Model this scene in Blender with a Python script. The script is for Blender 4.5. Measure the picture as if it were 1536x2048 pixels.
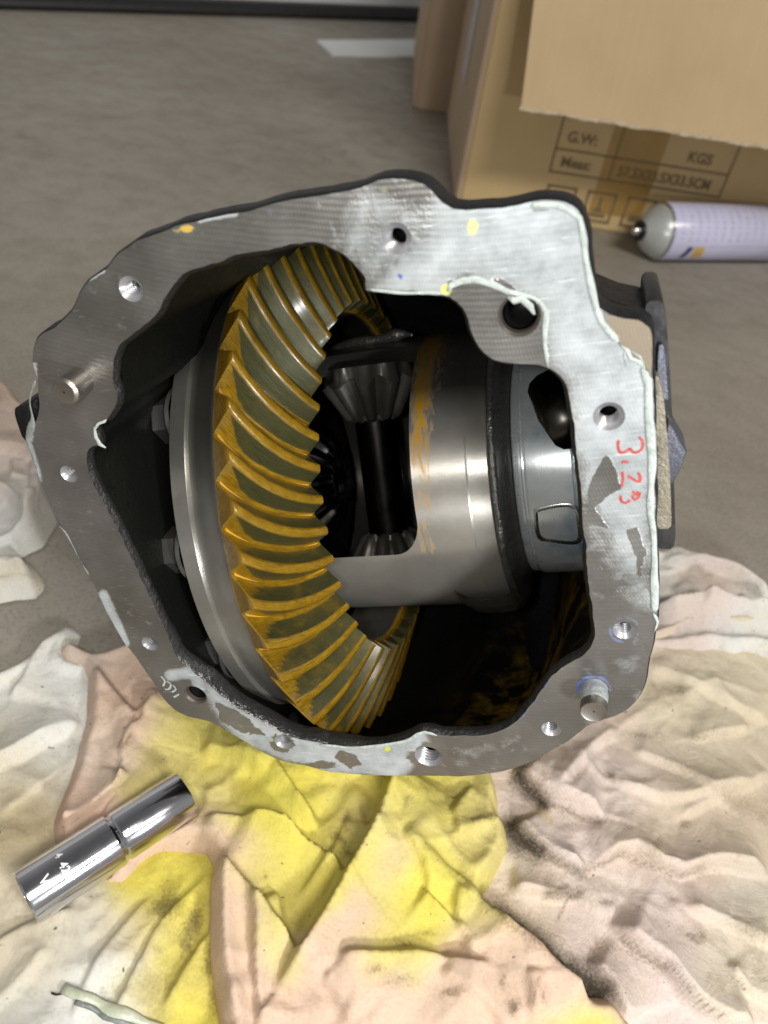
import bpy, bmesh, math, random
import numpy as np
from mathutils import Matrix, Vector
random.seed(7); rng = np.random.default_rng(11)
for o in list(bpy.data.objects): bpy.data.objects.remove(o)
scene = bpy.context.scene; col = scene.collection

# ------------------------------------------------------------------ camera and frames
FPX = 1540.0; CX, CY = 768.0, 1024.0
HC = 0.353                                   # camera height above the garage floor
def nrm(v): v = np.array(v, float); return v/np.linalg.norm(v)
DOWN = nrm([460-768, 2700-1024, FPX])        # gravity in camera axes (right, down, forward)
ZW = -DOWN
YW = nrm(np.array([0, 0, 1.]) - ZW*ZW[2]); XW = np.cross(YW, ZW)
MW = np.array([XW, YW, ZW])                  # camera axes -> world axes
CAM = np.array([0, 0, HC])
def ray(p): return np.array([(p[0]-CX)/FPX, (p[1]-CY)/FPX, 1.0])
def wdir(v): return MW@np.array(v, float)
def on_z(p, z=0.0):                          # where the sight line of a photo pixel meets the level z
    d = MW@ray(p); t = (z-HC)/d[2]; return CAM+d*t
# frame of the gear housing: A along the axle, D down its open face, N into the housing
_n = nrm([1192.28-768, 29.42-1024, FPX])
_a = np.array([1., 0, 0]); _a = nrm(_a-_n*(_a@_n)); _b = np.cross(_n, _a)
A = _a*math.cos(-.22237)+_b*math.sin(-.22237); D = np.cross(_n, A); N = _n
K = np.array([wdir(A), wdir(D), wdir(N)]).T  # housing frame -> world
F = 0.185                                    # distance of the machined face
D0, N0 = 0.1576, 0.2971                      # axle centre line
def face(p, n=F):
    r = ray(p); q = r*(n/(r@N)); return np.array([q@A, q@D])
def faces(P, n=F): return np.array([face(p, n) for p in P])
def H2W(P): return CAM+np.asarray(P, float)@K.T
def KM(loc):                                 # 4x4 of the housing frame at a housing-frame point
    m = Matrix([list(K[i])+[0] for i in range(3)]+[[0, 0, 0, 1]]); w = H2W(loc)
    m.translation = Vector(w); return m

cam = bpy.data.cameras.new('camera'); camo = bpy.data.objects.new('camera', cam); col.objects.link(camo)
cam.sensor_fit = 'HORIZONTAL'; cam.sensor_width = 7.3; cam.lens = 7.3*FPX/1536
cam.clip_start = 0.01; cam.clip_end = 60
cm = Matrix(((XW[0], -XW[1], -XW[2], 0), (YW[0], -YW[1], -YW[2], 0), (ZW[0], -ZW[1], -ZW[2], 0), (0, 0, 0, 1)))
cm.translation = Vector(CAM); camo.matrix_world = cm
cam.dof.use_dof = True; cam.dof.focus_distance = 0.265; cam.dof.aperture_fstop = 3.4
scene.camera = camo
scene.view_settings.view_transform = 'Standard'; scene.view_settings.look = 'None'
scene.view_settings.exposure = 0.0; scene.view_settings.gamma = 1.0

world = bpy.data.worlds.new('World'); scene.world = world; world.use_nodes = True
wn = world.node_tree; bg = wn.nodes['Background']
tc = wn.nodes.new('ShaderNodeTexCoord'); sx = wn.nodes.new('ShaderNodeSeparateXYZ'); wr = wn.nodes.new('ShaderNodeValToRGB')
wn.links.new(tc.outputs['Generated'], sx.inputs[0])
zr = wn.nodes.new('ShaderNodeMapRange'); wn.links.new(sx.outputs['Z'], zr.inputs[0]); zr.inputs[1].default_value = -1
wn.links.new(zr.outputs[0], wr.inputs[0]); el = wr.color_ramp.elements
while len(el) < 4: el.new(.5)
for e_, (p_, c_) in zip(el, ((.40, (.14, .125, .10)), (.52, (.40, .385, .36)), (.74, (.36, .355, .345)), (.97, (.15, .15, .15)))): e_.position = p_; e_.color = (*c_, 1)
wn.links.new(wr.outputs[0], bg.inputs['Color']); bg.inputs['Strength'].default_value = 0.80

def area(name, loc, target, size, power, color, sy=None):
    l = bpy.data.lights.new(name, 'AREA'); l.energy = power; l.color = color
    l.shape = 'RECTANGLE' if sy else 'DISK'; l.size = size
    if sy: l.size_y = sy
    o = bpy.data.objects.new(name, l); col.objects.link(o); o.location = loc
    o.rotation_euler = (Vector(target)-Vector(loc)).to_track_quat('-Z', 'Y').to_euler(); return o
area('phone_flash', CAM+wdir([-.030, -.002, -.006]), on_z((780, 950), .08), 0.016, .34, (1.0, .98, .95))
area('work_lamp', CAM+wdir([.17, .19, -.03]), on_z((640, 1100), .06), 0.045, 1.22, (.96, .98, 1.0))
area('ceiling_tube', (.9, -1.1, 2.2), (.1, .7, 0), 1.3, 52.0, (1.0, .94, .85), 0.3)

# ------------------------------------------------------------------ numpy helpers
_T = rng.random((256, 256))
def vnoise(x, y, s=1.0, o=0):
    x = np.asarray(x)/s+o*17.31+1000; y = np.asarray(y)/s+o*9.17+1000
    i = np.floor(x).astype(int); j = np.floor(y).astype(int); u = x-i; v = y-j
    u = u*u*(3-2*u); v = v*v*(3-2*v); i &= 255; j &= 255; i1 = (i+1) & 255; j1 = (j+1) & 255
    return (_T[i, j]*(1-u)+_T[i1, j]*u)*(1-v)+(_T[i, j1]*(1-u)+_T[i1, j1]*u)*v
def fbm(x, y, s, n=4, o=0):
    r = 0; a = .5
    for k in range(n):
        c_, s_ = math.cos(.7+k*1.1), math.sin(.7+k*1.1); r = r+a*vnoise(x*c_-y*s_, x*s_+y*c_, s/2**k, o+k*3); a *= .5
    return r/(1-.5**n)
def catmull(P, step, closed=True):
    P = np.array(P, float); n = len(P); out = []
    for i in range(n if closed else n-1):
        p0, p1, p2, p3 = (P[(i-1) % n], P[i], P[(i+1) % n], P[(i+2) % n]) if closed else (P[max(i-1, 0)], P[i], P[i+1], P[min(i+2, n-1)])
        m = max(1, int(np.linalg.norm(p2-p1)/step))
        for t in np.arange(m)/m:
            out.append(.5*((2*p1)+(p2-p0)*t+(2*p0-5*p1+4*p2-p3)*t*t+(3*p1-p0-3*p2+p3)*t**3))
    if not closed: out.append(P[-1])
    return np.array(out)
def linres(P, step):
    P = np.array(P, float); out = []
    for a, b in zip(P[:-1], P[1:]):
        m = max(1, int(np.linalg.norm(b-a)/step)); out += [a+(b-a)*t for t in np.arange(m)/m]
    out.append(P[-1]); return np.array(out)
def pip(Q, P):
    x, y = Q[:, 0], Q[:, 1]; ins = np.zeros(len(Q), bool); px, py = P[:, 0], P[:, 1]
    j = len(P)-1
    for i in range(len(P)):
        c = ((py[i] > y) != (py[j] > y))
        if py[j] != py[i]: ins ^= c & (x < (px[j]-px[i])*(y-py[i])/(py[j]-py[i])+px[i])
        j = i
    return ins
def near(Q, P, closed=True):
    """distance, nearest point, signed side and segment parameter to a polyline"""
    best = np.full(len(Q), 1e9); pt = np.zeros((len(Q), 2)); side = np.zeros(len(Q)); par = np.zeros(len(Q))
    n = len(P)
    for i in range(n if closed else n-1):
        a = P[i]; b = P[(i+1) % n]; d = b-a; L = d@d
        if L < 1e-16: continue
        t = np.clip(((Q-a)@d)/L, 0, 1); c = a+t[:, None]*d; e = Q-c; dd = (e**2).sum(1)
        m = dd < best; best[m] = dd[m]; pt[m] = c[m]
        side[m] = np.sign(d[0]*e[m, 1]-d[1]*e[m, 0]); par[m] = (i+t[m])/max(1, n-1)
    return np.sqrt(best), pt, side, par
def sheet(outer, holes, h):
    """quad grid cut to an outline with holes; its rim vertices lie on the outlines"""
    lo = outer.min(0)-h; hi = outer.max(0)+h
    nx, ny = (np.ceil((hi-lo)/h)).astype(int)+1
    gx, gy = np.meshgrid(lo[0]+np.arange(nx)*h, lo[1]+np.arange(ny)*h, indexing='ij')
    V = np.stack([gx.ravel(), gy.ravel()], 1)
    C = (V.reshape(nx, ny, 2)[:-1, :-1]+h/2).reshape(-1, 2)
    ins = pip(C, outer)
    for q in holes: ins &= ~pip(C, q)
    i, j = np.nonzero(ins.reshape(nx-1, ny-1)); a = i*ny+j
    Fq = np.stack([a, a+ny, a+ny+1, a+1], 1)
    cnt = np.bincount(Fq.ravel(), minlength=len(V)); rim = np.nonzero((cnt > 0) & (cnt < 4))[0]
    best = None
    for k, P in enumerate([outer]+list(holes)):
        d, pt, _, _ = near(V[rim], P)
        if best is None: best = d; bp = pt
        else: m = d < best; best[m] = d[m]; bp[m] = pt[m]
    ok = best < 1.6*h; V[rim[ok]] = bp[ok]
    used = np.unique(Fq); mp = -np.ones(len(V), int); mp[used] = np.arange(len(used))
    return V[used], mp[Fq]
def gauss(Q, p, r, r2=None, ang=0):
    d = Q-np.array(p); c, s = math.cos(ang), math.sin(ang)
    return np.exp(-(((d[:, 0]*c+d[:, 1]*s)/r)**2+((-d[:, 0]*s+d[:, 1]*c)/(r2 or r))**2))
def inpoly(Q, P, soft):
    P = np.array(P, float); d = near(Q, P)[0]; s = np.where(pip(Q, P), d, -d); return np.clip(.5+s/(2.8*soft), 0, 1)
def along(Q, P, w):
    d = near(Q, np.array(P, float), False)[0]; return np.clip(1.3-d/w, 0, 1)

def smooth01(x): x = np.clip(x, 0, 1); return x*x*(3-2*x)
# ------------------------------------------------------------------ object helpers
def mesh(name, V, Fc, smooth=True, attrs=None):
    me = bpy.data.meshes.new(name); me.from_pydata([tuple(map(float, v)) for v in V], [], [tuple(map(int, f)) for f in Fc])
    me.validate(); me.update()
    if smooth: me.polygons.foreach_set('use_smooth', [True]*len(me.polygons))
    for k, a in (attrs or {}).items():
        a = np.asarray(a, float)
        if a.ndim == 1: at = me.attributes.new(k, 'FLOAT', 'POINT'); at.data.foreach_set('value', a.astype(np.float32))
        else:
            at = me.attributes.new(k, 'FLOAT_COLOR', 'POINT')
            at.data.foreach_set('color', np.c_[a, np.ones(len(a))].astype(np.float32).ravel())
    return me
def obj(name, me, mat=None, parent=None, m=None, label=None):
    o = bpy.data.objects.new(name, me); col.objects.link(o)
    if mat and me and not me.materials: me.materials.append(mat)
    if parent: o.parent = parent
    if m is not None: o.matrix_basis = m
    if label: o['label'] = label
    return o
def thing(name, label, cat, m=None, group=None, kind=None):
    o = bpy.data.objects.new(name, None); col.objects.link(o); o.empty_display_size = .02
    if m is not None: o.matrix_world = m
    o['label'] = label; o['category'] = cat
    if group: o['group'] = group
    return o
def tag(o, label, cat, group=None, kind=None):
    o['label'] = label; o['category'] = cat
    if group: o['group'] = group
    if kind: o['kind'] = kind
def autosmooth(me, ang=35):
    bm = bmesh.new(); bm.from_mesh(me)
    for e in bm.edges:
        if len(e.link_faces) == 2 and e.calc_face_angle(0) > math.radians(ang): e.smooth = False
    bm.to_mesh(me); bm.free()
def fixn(me):
    bm = bmesh.new(); bm.from_mesh(me); bmesh.ops.recalc_face_normals(bm, faces=bm.faces); bm.to_mesh(me); bm.free(); return me
def loft(rings, closed=True, cap0=False, cap1=False):
    V = np.concatenate(rings); n = len(rings[0]); Fc = []
    for k in range(len(rings)-1):
        for i in range(n if closed else n-1):
            j = (i+1) % n; Fc.append((k*n+i, k*n+j, (k+1)*n+j, (k+1)*n+i))
    if cap0: Fc.append(tuple(range(n))[::-1])
    if cap1: Fc.append(tuple((len(rings)-1)*n+i for i in range(n)))
    return V, Fc
def lathe(prof, seg=96, ph0=0, ph1=2*math.pi, axis='x'):
    """profile of (axial, radius) turned about the housing's A axis (or local z)"""
    full = abs(ph1-ph0-2*math.pi) < 1e-6; m = seg if full else seg+1
    ph = ph0+(ph1-ph0)*np.arange(m)/seg; R = []
    for a, r in prof:
        R.append(np.stack([np.full(m, a), r*np.sin(ph), -r*np.cos(ph)], 1) if axis == 'x' else np.stack([r*np.cos(ph), r*np.sin(ph), np.full(m, a)], 1))
    return loft(R, full)
def tube(P, r, seg=8, flat=1.0, up=(0, 0, 1), cap=True):
    P = np.array(P, float); n = len(P); r = np.broadcast_to(r, n); rings = []; up = np.array(up, float)
    for i in range(n):
        t = nrm(P[min(i+1, n-1)]-P[max(i-1, 0)]+1e-12); s = nrm(np.cross(t, up)); u = np.cross(s, t)
        th = 2*math.pi*np.arange(seg)/seg
        rings.append(P[i]+r[i]*(np.cos(th)[:, None]*s+flat*np.sin(th)[:, None]*u))
    return loft(rings, True, cap, cap)
def box(c, s):
    x, y, z = np.array(s)/2
    V = np.array([(i*x, j*y, k*z) for k in (-1, 1) for j in (-1, 1) for i in (-1, 1)])+np.array(c)
    return V, [(0, 2, 3, 1), (4, 5, 7, 6), (0, 1, 5, 4), (2, 6, 7, 3), (0, 4, 6, 2), (1, 3, 7, 5)]
def join(parts):
    V = []; Fc = []; o = 0
    for v, f in parts: V.append(np.asarray(v)); Fc += [tuple(i+o for i in q) for q in f]; o += len(v)
    return np.concatenate(V), Fc
def prism(P, n0, n1, inset=0.0):
    """outline in housing (a, d) between two depths"""
    P = np.array(P); c = P.mean(0); Q = c+(P-c)*(1-inset)
    return loft([np.c_[Q, np.full(len(P), n0)], np.c_[P, np.full(len(P), n0+abs(n1-n0)*.08)], np.c_[P, np.full(len(P), n1)]], True, True, True)

# ------------------------------------------------------------------ node helper
class NT:
    def __init__(s, name):
        s.m = bpy.data.materials.new(name); s.m.use_nodes = True; s.t = s.m.node_tree; s.b = s.t.nodes['Principled BSDF']
    def n(s, kind, **kw):
        nd = s.t.nodes.new('ShaderNode'+kind)
        for k, v in kw.items():
            if k.startswith('_'): nd.inputs[k[1:].replace('_', ' ')].default_value = v
            else: setattr(nd, k, v)
        return nd
    def l(s, a, b): s.t.links.new(a, b)
    def set(s, **kw):
        for k, v in kw.items():
            i = s.b.inputs[k.replace('_', ' ')]
            if hasattr(v, 'links') or hasattr(v, 'is_linked'): s.l(v, i)
            else: i.default_value = v
    def coord(s, kind='Object', scale=(1, 1, 1)):
        c = s.n('TexCoord'); mp = s.n('Mapping'); s.l(c.outputs[kind], mp.inputs[0]); mp.inputs['Scale'].default_value = scale; return mp.outputs[0]
    def noise(s, vec, scale, detail=4, rough=.6, dist=0):
        q = s.n('TexNoise'); s.l(vec, q.inputs['Vector']); q.inputs['Scale'].default_value = scale
        q.inputs['Detail'].default_value = detail; q.inputs['Roughness'].default_value = rough; q.inputs['Distortion'].default_value = dist
        return q.outputs['Fac']
    def ramp(s, f, *st):
        r = s.n('ValToRGB'); s.l(f, r.inputs[0]); e = r.color_ramp.elements
        while len(e) < len(st): e.new(.5)
        for x, (p, c) in zip(e, st):
            x.position = p; x.color = (c, c, c, 1) if not hasattr(c, '__len__') else (*c, 1)
        return r.outputs[0]
    def mr(s, f, a, b, c=0., d=1.):
        r = s.n('MapRange'); s.l(f, r.inputs[0])
        for i, v in zip((1, 2, 3, 4), (a, b, c, d)): r.inputs[i].default_value = v
        return r.outputs[0]
    def mix(s, f, a, b, mode='MIX'):
        r = s.n('Mix', data_type='RGBA', blend_type=mode)
        for k, v in ((0, f), (6, a), (7, b)):
            if hasattr(v, 'is_linked'): s.l(v, r.inputs[k])
            else: r.inputs[k].default_value = v if k == 0 else ((*v, 1) if len(v) == 3 else v)
        return r.outputs[2]
    def math(s, op, a, b=0.):
        r = s.n('Math', operation=op)
        for k, v in ((0, a), (1, b)):
            if hasattr(v, 'is_linked'): s.l(v, r.inputs[k])
            else: r.inputs[k].default_value = v
        r.use_clamp = op in ('ADD', 'SUBTRACT', 'MULTIPLY') ; return r.outputs[0]
    def attr(s, name):
        a = s.n('Attribute', attribute_name=name); return a
    def bump(s, h, st, dist, prev=None):
        b = s.n('Bump'); s.l(h, b.inputs['Height']); b.inputs['Strength'].default_value = st; b.inputs['Distance'].default_value = dist
        if prev: s.l(prev, b.inputs['Normal'])
        return b.outputs[0]

def metal(name, c1, c2, rough=(.25, .45), nscale=120, bump=.15, bdist=.0003, metallic=1.0, spec=.5, aniso=0):
    t = NT(name); v = t.coord(); f = t.noise(v, nscale, 6); g = t.noise(v, nscale*.16, 4)
    t.set(Base_Color=t.mix(t.mr(g, .3, .7), c1, c2), Roughness=t.mr(f, .3, .7, *rough), Metallic=metallic,
          Normal=t.bump(f, bump, bdist)); return t.m
def cast(name, c1, c2, rough=(.3, .5), metallic=.2, scale=260, dist=.0011, st=.9):
    t = NT(name); v = t.coord(); f = t.noise(v, scale, 3); g = t.noise(v, 22, 4); k = t.noise(v, scale*3, 2)
    b = t.bump(f, st, dist); b = t.bump(k, .3, .0003, b)
    t.set(Base_Color=t.mix(t.mr(g, .35, .65), c1, c2), Roughness=t.mr(g, .3, .7, *rough), Metallic=metallic, Normal=b); return t.m

# ------------------------------------------------------------------ materials
M = {}
M['rim'] = cast('black_cast_paint', (.006, .006, .008), (.018, .018, .020), (.42, .62), .0)
M['cavity'] = cast('oily_black_casting', (.003, .003, .003), (.009, .009, .008), (.3, .5), .2, 160)
def lip_mat():
    t = NT('shiny_rough_casting'); v = t.coord(); f = t.noise(v, 380, 3); a = t.attr('shine').outputs['Fac']
    t.set(Base_Color=t.mix(a, (.008, .008, .008), (.07, .07, .072)), Metallic=t.mr(a, 0, 1, 0, .75), Roughness=t.mr(a, 0, 1, .5, .25), Normal=t.bump(f, .8, .0010)); return t.m
M['lip'] = lip_mat()
M['rough_grey'] = cast('rough_grey_casting', (.10, .098, .09), (.17, .165, .15), (.3, .45), .7, 420, .0009)
M['dark_steel'] = metal('dark_oiled_steel', (.035, .034, .032), (.07, .068, .062), (.22, .4), 150, .1)
M['black_steel'] = metal('black_oiled_steel', (.010, .010, .009), (.022, .021, .019), (.25, .4), 150, .1)
M['steel'] = metal('ground_steel', (.30, .29, .26), (.40, .385, .35), (.28, .4), 300, .08)
M['bright_steel'] = metal('bright_turned_steel', (.50, .52, .53), (.66, .68, .68), (.2, .34), 200, .12)
M['dowel'] = metal('dull_dowel_steel', (.22, .20, .18), (.33, .31, .28), (.35, .55), 160, .2)
M['frost'] = cast('sealant_crusted_dowel', (.18, .21, .23), (.36, .39, .40), (.5, .7), .2, 500, .0008)
M['thread'] = metal('thread_steel', (.22, .22, .23), (.40, .40, .42), (.28, .4), 200, .05, metallic=.55)
M['bore'] = metal('dark_bore', (.05, .042, .036), (.10, .085, .075), (.35, .5), 200, .1, metallic=.4)
M['chrome'] = metal('chrome_plate', (.62, .62, .66), (.72, .72, .76), (.08, .16), 500, .25, .00008)
M['bracket'] = cast('dark_steel_bracket', (.09, .095, .12), (.16, .165, .20), (.35, .5), .7, 700, .00022)
M['tan_plate'] = cast('rusty_grey_plate', (.17, .15, .11), (.34, .31, .24), (.4, .6), .7, 800, .00025)
M['black_plate'] = cast('black_painted_plate', (.012, .012, .013), (.03, .03, .03), (.3, .45), .1, 90, .0006)

def turned(name, c1, c2, rough, paint=True):
    """turned metal: fine rings about the axle axis, plus smears of marking compound"""
    t = NT(name); v = t.coord(); q = t.coord(scale=(1, .02, .02)); f = t.noise(q, 2600, 3); g = t.noise(v, 30, 5); k = t.noise(v, 700, 3)
    colr = t.mix(t.mr(g, .3, .7), c1, c2)
    if paint:
        a = t.attr('paint').outputs['Fac']; s = t.coord(scale=(2.2, .5, .5)); w = t.noise(s, 190, 6, .7, 1.0)
        msk = t.math('MULTIPLY', t.mr(t.math('ADD', t.mr(a, 0, 1, 0, .42), t.mr(w, 0, 1, 0, .6)), .57, .70), t.mr(a, .02, .1))
        colr = t.mix(msk, colr, (.46, .24, .01)); t.set(Metallic=t.mr(msk, 0, 1, .72, 0))
    else: t.set(Metallic=1.0)
    o = t.attr('darken').outputs['Fac']
    colr = t.mix(t.mr(o, 0, 1, 0, .93), colr, (.012, .014, .010))
    b = t.bump(f, .12, .0002); b = t.bump(k, .12, .00015, b)
    tg = t.n('Tangent', direction_type='RADIAL', axis='X'); t.set(Anisotropic=.8, Anisotropic_Rotation=.25, Tangent=tg.outputs[0])
    t.set(Base_Color=colr, Roughness=t.mr(g, .3, .7, *rough), Normal=b); return t.m
M['case'] = turned('turned_carrier_steel', (.36, .345, .31), (.50, .475, .42), (.30, .42))
M['gear_band'] = turned('ground_gear_blank', (.25, .245, .22), (.36, .35, .32), (.30, .42), True)
M['adjuster'] = turned('bright_bearing_cup', (.50, .53, .54), (.66, .70, .70), (.16, .3), False)

def teeth_mat():
    t = NT('marking_compound_on_teeth'); v = t.coord('Object'); oi = t.n('ObjectInfo')
    ad = t.n('VectorMath', operation='ADD'); t.l(v, ad.inputs[0]); cb = t.n('CombineXYZ')
    for i in range(3): t.l(t.math('MULTIPLY', oi.outputs['Random'], 1.0), cb.inputs[i])
    t.l(cb.outputs[0], ad.inputs[1]); v = ad.outputs[0]
    c = t.attr('contact').outputs['Fac']; st = t.attr('st')        # st: x along the tooth, y up the flank
    s3 = t.n('Mapping'); t.l(st.outputs['Vector'], s3.inputs[0]); s3.inputs['Scale'].default_value = (1.2, 9, 1)
    ad2 = t.n('VectorMath', operation='ADD'); t.l(s3.outputs[0], ad2.inputs[0]); t.l(cb.outputs[0], ad2.inputs[1])
    streak = t.noise(ad2.outputs[0], 3.5, 6, .7); w = t.noise(v, 160, 5, .65)
    e = t.math('ADD', t.mr(c, 0, 1, 0, .62), t.mr(w, .3, .7, 0, .3)); e = t.math('ADD', e, t.mr(streak, .3, .7, -.14, .14))
    big_ = t.noise(v, 55, 5, .7); e = t.math('ADD', e, t.mr(big_, .35, .7, -.12, .10)); msk = t.mr(e, .36, .66)
    yellow = t.mix(t.mr(w, .3, .7), (.17, .095, .004), (.29, .170, .010))
    yellow = t.mix(t.mr(streak, .46, .68), yellow, (.085, .045, .005))
    green = t.mix(t.mr(streak, .35, .65), (.036, .038, .013), (.085, .080, .028))
    colr = t.mix(msk, yellow, green)
    sp = t.mr(t.noise(ad2.outputs[0], 9, 5, .75), .70, .735); colr = t.mix(sp, colr, (.012, .010, .006))
    r = t.mr(msk, 0, 1, .26, .40); b = t.bump(w, .35, .0005); b = t.bump(streak, .25, .0006, b)
    t.set(Base_Color=colr, Roughness=r, Metallic=t.mr(msk, 0, 1, 0, .35), Normal=b, Coat_Weight=.4, Coat_Roughness=.18); return t.m
M['tooth'] = teeth_mat()

def face_mat():
    t = NT('machined_face_with_sealant'); v = t.coord('Object')
    # milling marks: arcs of a large face cutter
    vm = t.n('VectorMath', operation='DISTANCE'); t.l(v, vm.inputs[0]); vm.inputs[1].default_value = (-.03+.12, -.30-.135, 0)
    vm2 = t.n('VectorMath', operation='DISTANCE'); t.l(v, vm2.inputs[0]); vm2.inputs[1].default_value = (.30, -.10, 0)
    def arcs(o, freq):
        w = t.math('MULTIPLY', o, 1.0); w.node.use_clamp = False; w.node.inputs[1].default_value = freq
        s = t.n('Math', operation='SINE'); t.l(w, s.inputs[0]); return s.outputs[0]
    g = t.noise(v, 38, 5); k = t.noise(v, 420, 4); big = t.noise(v, 14, 3)
    pl = t.n('Mapping'); t.l(v, pl.inputs[0]); pl.inputs['Scale'].default_value = (1, 14, 1); pl.inputs['Rotation'].default_value = (0, 0, .6)
    scr = t.noise(pl.outputs[0], 90, 4, .7)
    dn = t.n('Math', operation='MULTIPLY_ADD'); t.l(big, dn.inputs[0]); dn.inputs[1].default_value = .006; t.l(vm.outputs['Value'], dn.inputs[2])
    a1 = arcs(dn.outputs[0], 2*math.pi/.00155); a2 = arcs(vm2.outputs['Value'], 2*math.pi/.0009)
    b = t.bump(t.mr(a1, -1, 1), .16, .0002); b = t.bump(t.mr(a2, -1, 1), .12, .0001, b)
    base = t.mix(t.mr(g, .3, .7), (.20, .197, .188), (.32, .315, .30))
    base = t.mix(t.math('MULTIPLY', t.mr(a1, -.3, 1), t.mr(g, .35, .65, .02, .15)), base, (.38, .38, .38))
    base = t.mix(t.mr(big, .40, .70, 0, .65), base, (.13, .118, .10))
    base = t.mix(t.mr(t.noise(v, 170, 5, .7), .60, .68, 0, .5), base, (.44, .46, .47))
    base = t.mix(t.mr(scr, .63, .68, 0, .6), base, (.50, .50, .50))
    f = t.attr('film').outputs['Fac']; dk = t.attr('bare').outputs['Fac']; wn_ = t.noise(v, 120, 6, .7, .6)
    e = t.math('ADD', t.mr(f, 0, 1, 0, .8), t.mr(wn_, .3, .7, 0, .25)); msk = t.mr(e, .42, .62)
    d2 = t.mr(t.math('ADD', t.mr(dk, 0, 1, 0, .7), t.mr(wn_, .25, .75, 0, .42)), .50, .55)
    msk = t.math('MULTIPLY', msk, t.mr(d2, 0, 1, 1, .08))
    cl = t.attr('stain').outputs['Color']; ca = t.attr('amount').outputs['Fac']
    filmc = t.mix(t.mr(t.noise(v, 75, 7, .7), .35, .65), (.25, .28, .29), (.47, .51, .53))
    filmc = t.mix(t.mr(a1, -.2, 1, 0, .10), filmc, (.50, .53, .54))
    filmc = t.mix(t.mr(scr, .60, .66, 0, .55), filmc, (.68, .70, .71))
    opac = t.math('MULTIPLY', msk, t.mr(f, .35, 1.0, .55, .95))
    colr = t.mix(opac, base, filmc)
    sm = t.mr(t.math('ADD', t.mr(ca, 0, 1, 0, .8), t.mr(wn_, .3, .7, 0, .3)), .45, .6)
    colr = t.mix(t.math('MULTIPLY', sm, .88), colr, cl)
    met = t.mr(t.math('ADD', opac, sm), 0, .9, .85, .06)
    b = t.bump(k, .18, .00018, b); b = t.bump(msk, .35, .0004, b)
    t.set(Base_Color=colr, Metallic=met, Roughness=t.mr(t.math('ADD', t.mr(g, .3, .7, 0, .5), t.mr(opac, 0, 1, 0, .2)), 0, 1, .30, .50), Normal=b); return t.m
M['face'] = face_mat()

def simple(name, c1, c2, rough=.6, scale=40, bump=.2, bdist=.001, detail=5, spec=.5):
    t = NT(name); v = t.coord(); f = t.noise(v, scale, detail)
    t.set(Base_Color=t.mix(t.mr(f, .3, .7), c1, c2), Roughness=rough, Normal=t.bump(f, bump, bdist)); t.set(Specular_IOR_Level=spec); return t.m
M['sealant'] = simple('pale_sealant_bead', (.30, .345, .32), (.48, .53, .51), .35, 260, .9, .0012)
M['sealant_grey'] = simple('grey_sealant_scrap', (.13, .15, .14), (.26, .29, .27), .4, 160, .7, .0015)
M['red_ink'] = simple('red_paint_marker', (.34, .035, .03), (.50, .10, .09), .4, 500, .1, .0002)
M['blue_ink'] = simple('blue_layout_dye', (.02, .05, .30), (.05, .10, .45), .4, 300, .2, .0002)

M['rim'].node_tree.nodes['Principled BSDF'].inputs['Specular IOR Level'].default_value = .22
# ------------------------------------------------------------------ the setting: floor
def floor_mat():
    t = NT('stained_concrete'); v = t.coord('Object'); a = t.noise(v, 3.2, 5, .6); b = t.noise(v, 26, 6, .65); c = t.noise(v, 380, 4, .7); d = t.noise(v, 9, 5, .7, 1.0)
    base = t.mix(t.mr(a, .32, .68), (.265, .238, .197), (.385, .36, .32))
    base = t.mix(t.mr(b, .45, .75, 0, .45), base, (.17, .145, .11))
    base = t.mix(t.mr(c, .52, .70, 0, .45), base, (.36, .335, .27)); base = t.mix(t.mr(c, .48, .30, 0, .5), base, (.085, .07, .05))
    base = t.mix(t.mr(d, .64, .74, 0, .55), base, (.08, .065, .052))
    t.set(Base_Color=base, Roughness=t.mr(b, .3, .7, .45, .7), Normal=t.bump(c, .35, .0008)); return t.m
V = []; nx = 40
gx, gy = np.meshgrid(np.linspace(-4, 4, nx), np.linspace(-1, 4, nx), indexing='ij')
V = np.c_[gx.ravel(), gy.ravel(), np.zeros(nx*nx)]
Fc = [(i*nx+j, (i+1)*nx+j, (i+1)*nx+j+1, i*nx+j+1) for i in range(nx-1) for j in range(nx-1)]
fl = obj('floor', mesh('floor', V, Fc), floor_mat()); fl['kind'] = 'structure'; fl['label'] = 'stained grey brown concrete garage floor'

def horiz(p, q):                                # world direction of a level line seen through two pixels
    n = np.cross(ray(p), ray(q)); v = np.cross(n, DOWN); v = v if v[0] > 0 else -v; w = wdir(v); w[2] = 0; return nrm(w)
# garage door
g0 = on_z((0, 14)); g1 = horiz((0, 12), (830, 38)); gn = np.array([-g1[1], g1[0], 0])
gm = Matrix(((g1[0], gn[0], 0, g0[0]), (g1[1], gn[1], 0, g0[1]), (0, 0, 1, 0), (0, 0, 0, 1)))
gd = thing('garage_door', 'white garage door with black rubber seal at the floor behind the boxes', 'garage door', gm)
M['door'] = simple('white_painted_panel', (.78, .82, .85), (.84, .87, .89), .45, 12, .1, .002)
M['rubber'] = simple('black_rubber', (.010, .011, .013), (.02, .021, .024), .5, 60, .2, .001)
obj('door_panel', mesh('door_panel', *join([box((1, .03, .2232), (5, .03, .40)), box((1, .034, .63), (5, .03, .38))]), smooth=False), M['door'], gd)
sealv = [(-.02, .0), (-.024, .008), (-.018, .014), (-.012, .023), (.012, .023), (.018, .012), (.012, 0)]
S = [np.array([(x, a, b) for a, b in sealv]) for x in np.linspace(-1.5, 3.5, 40)]
obj('bottom_seal', fixn(mesh('bottom_seal', *loft(S, True, True, True))), M['rubber'], gd)

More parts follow.
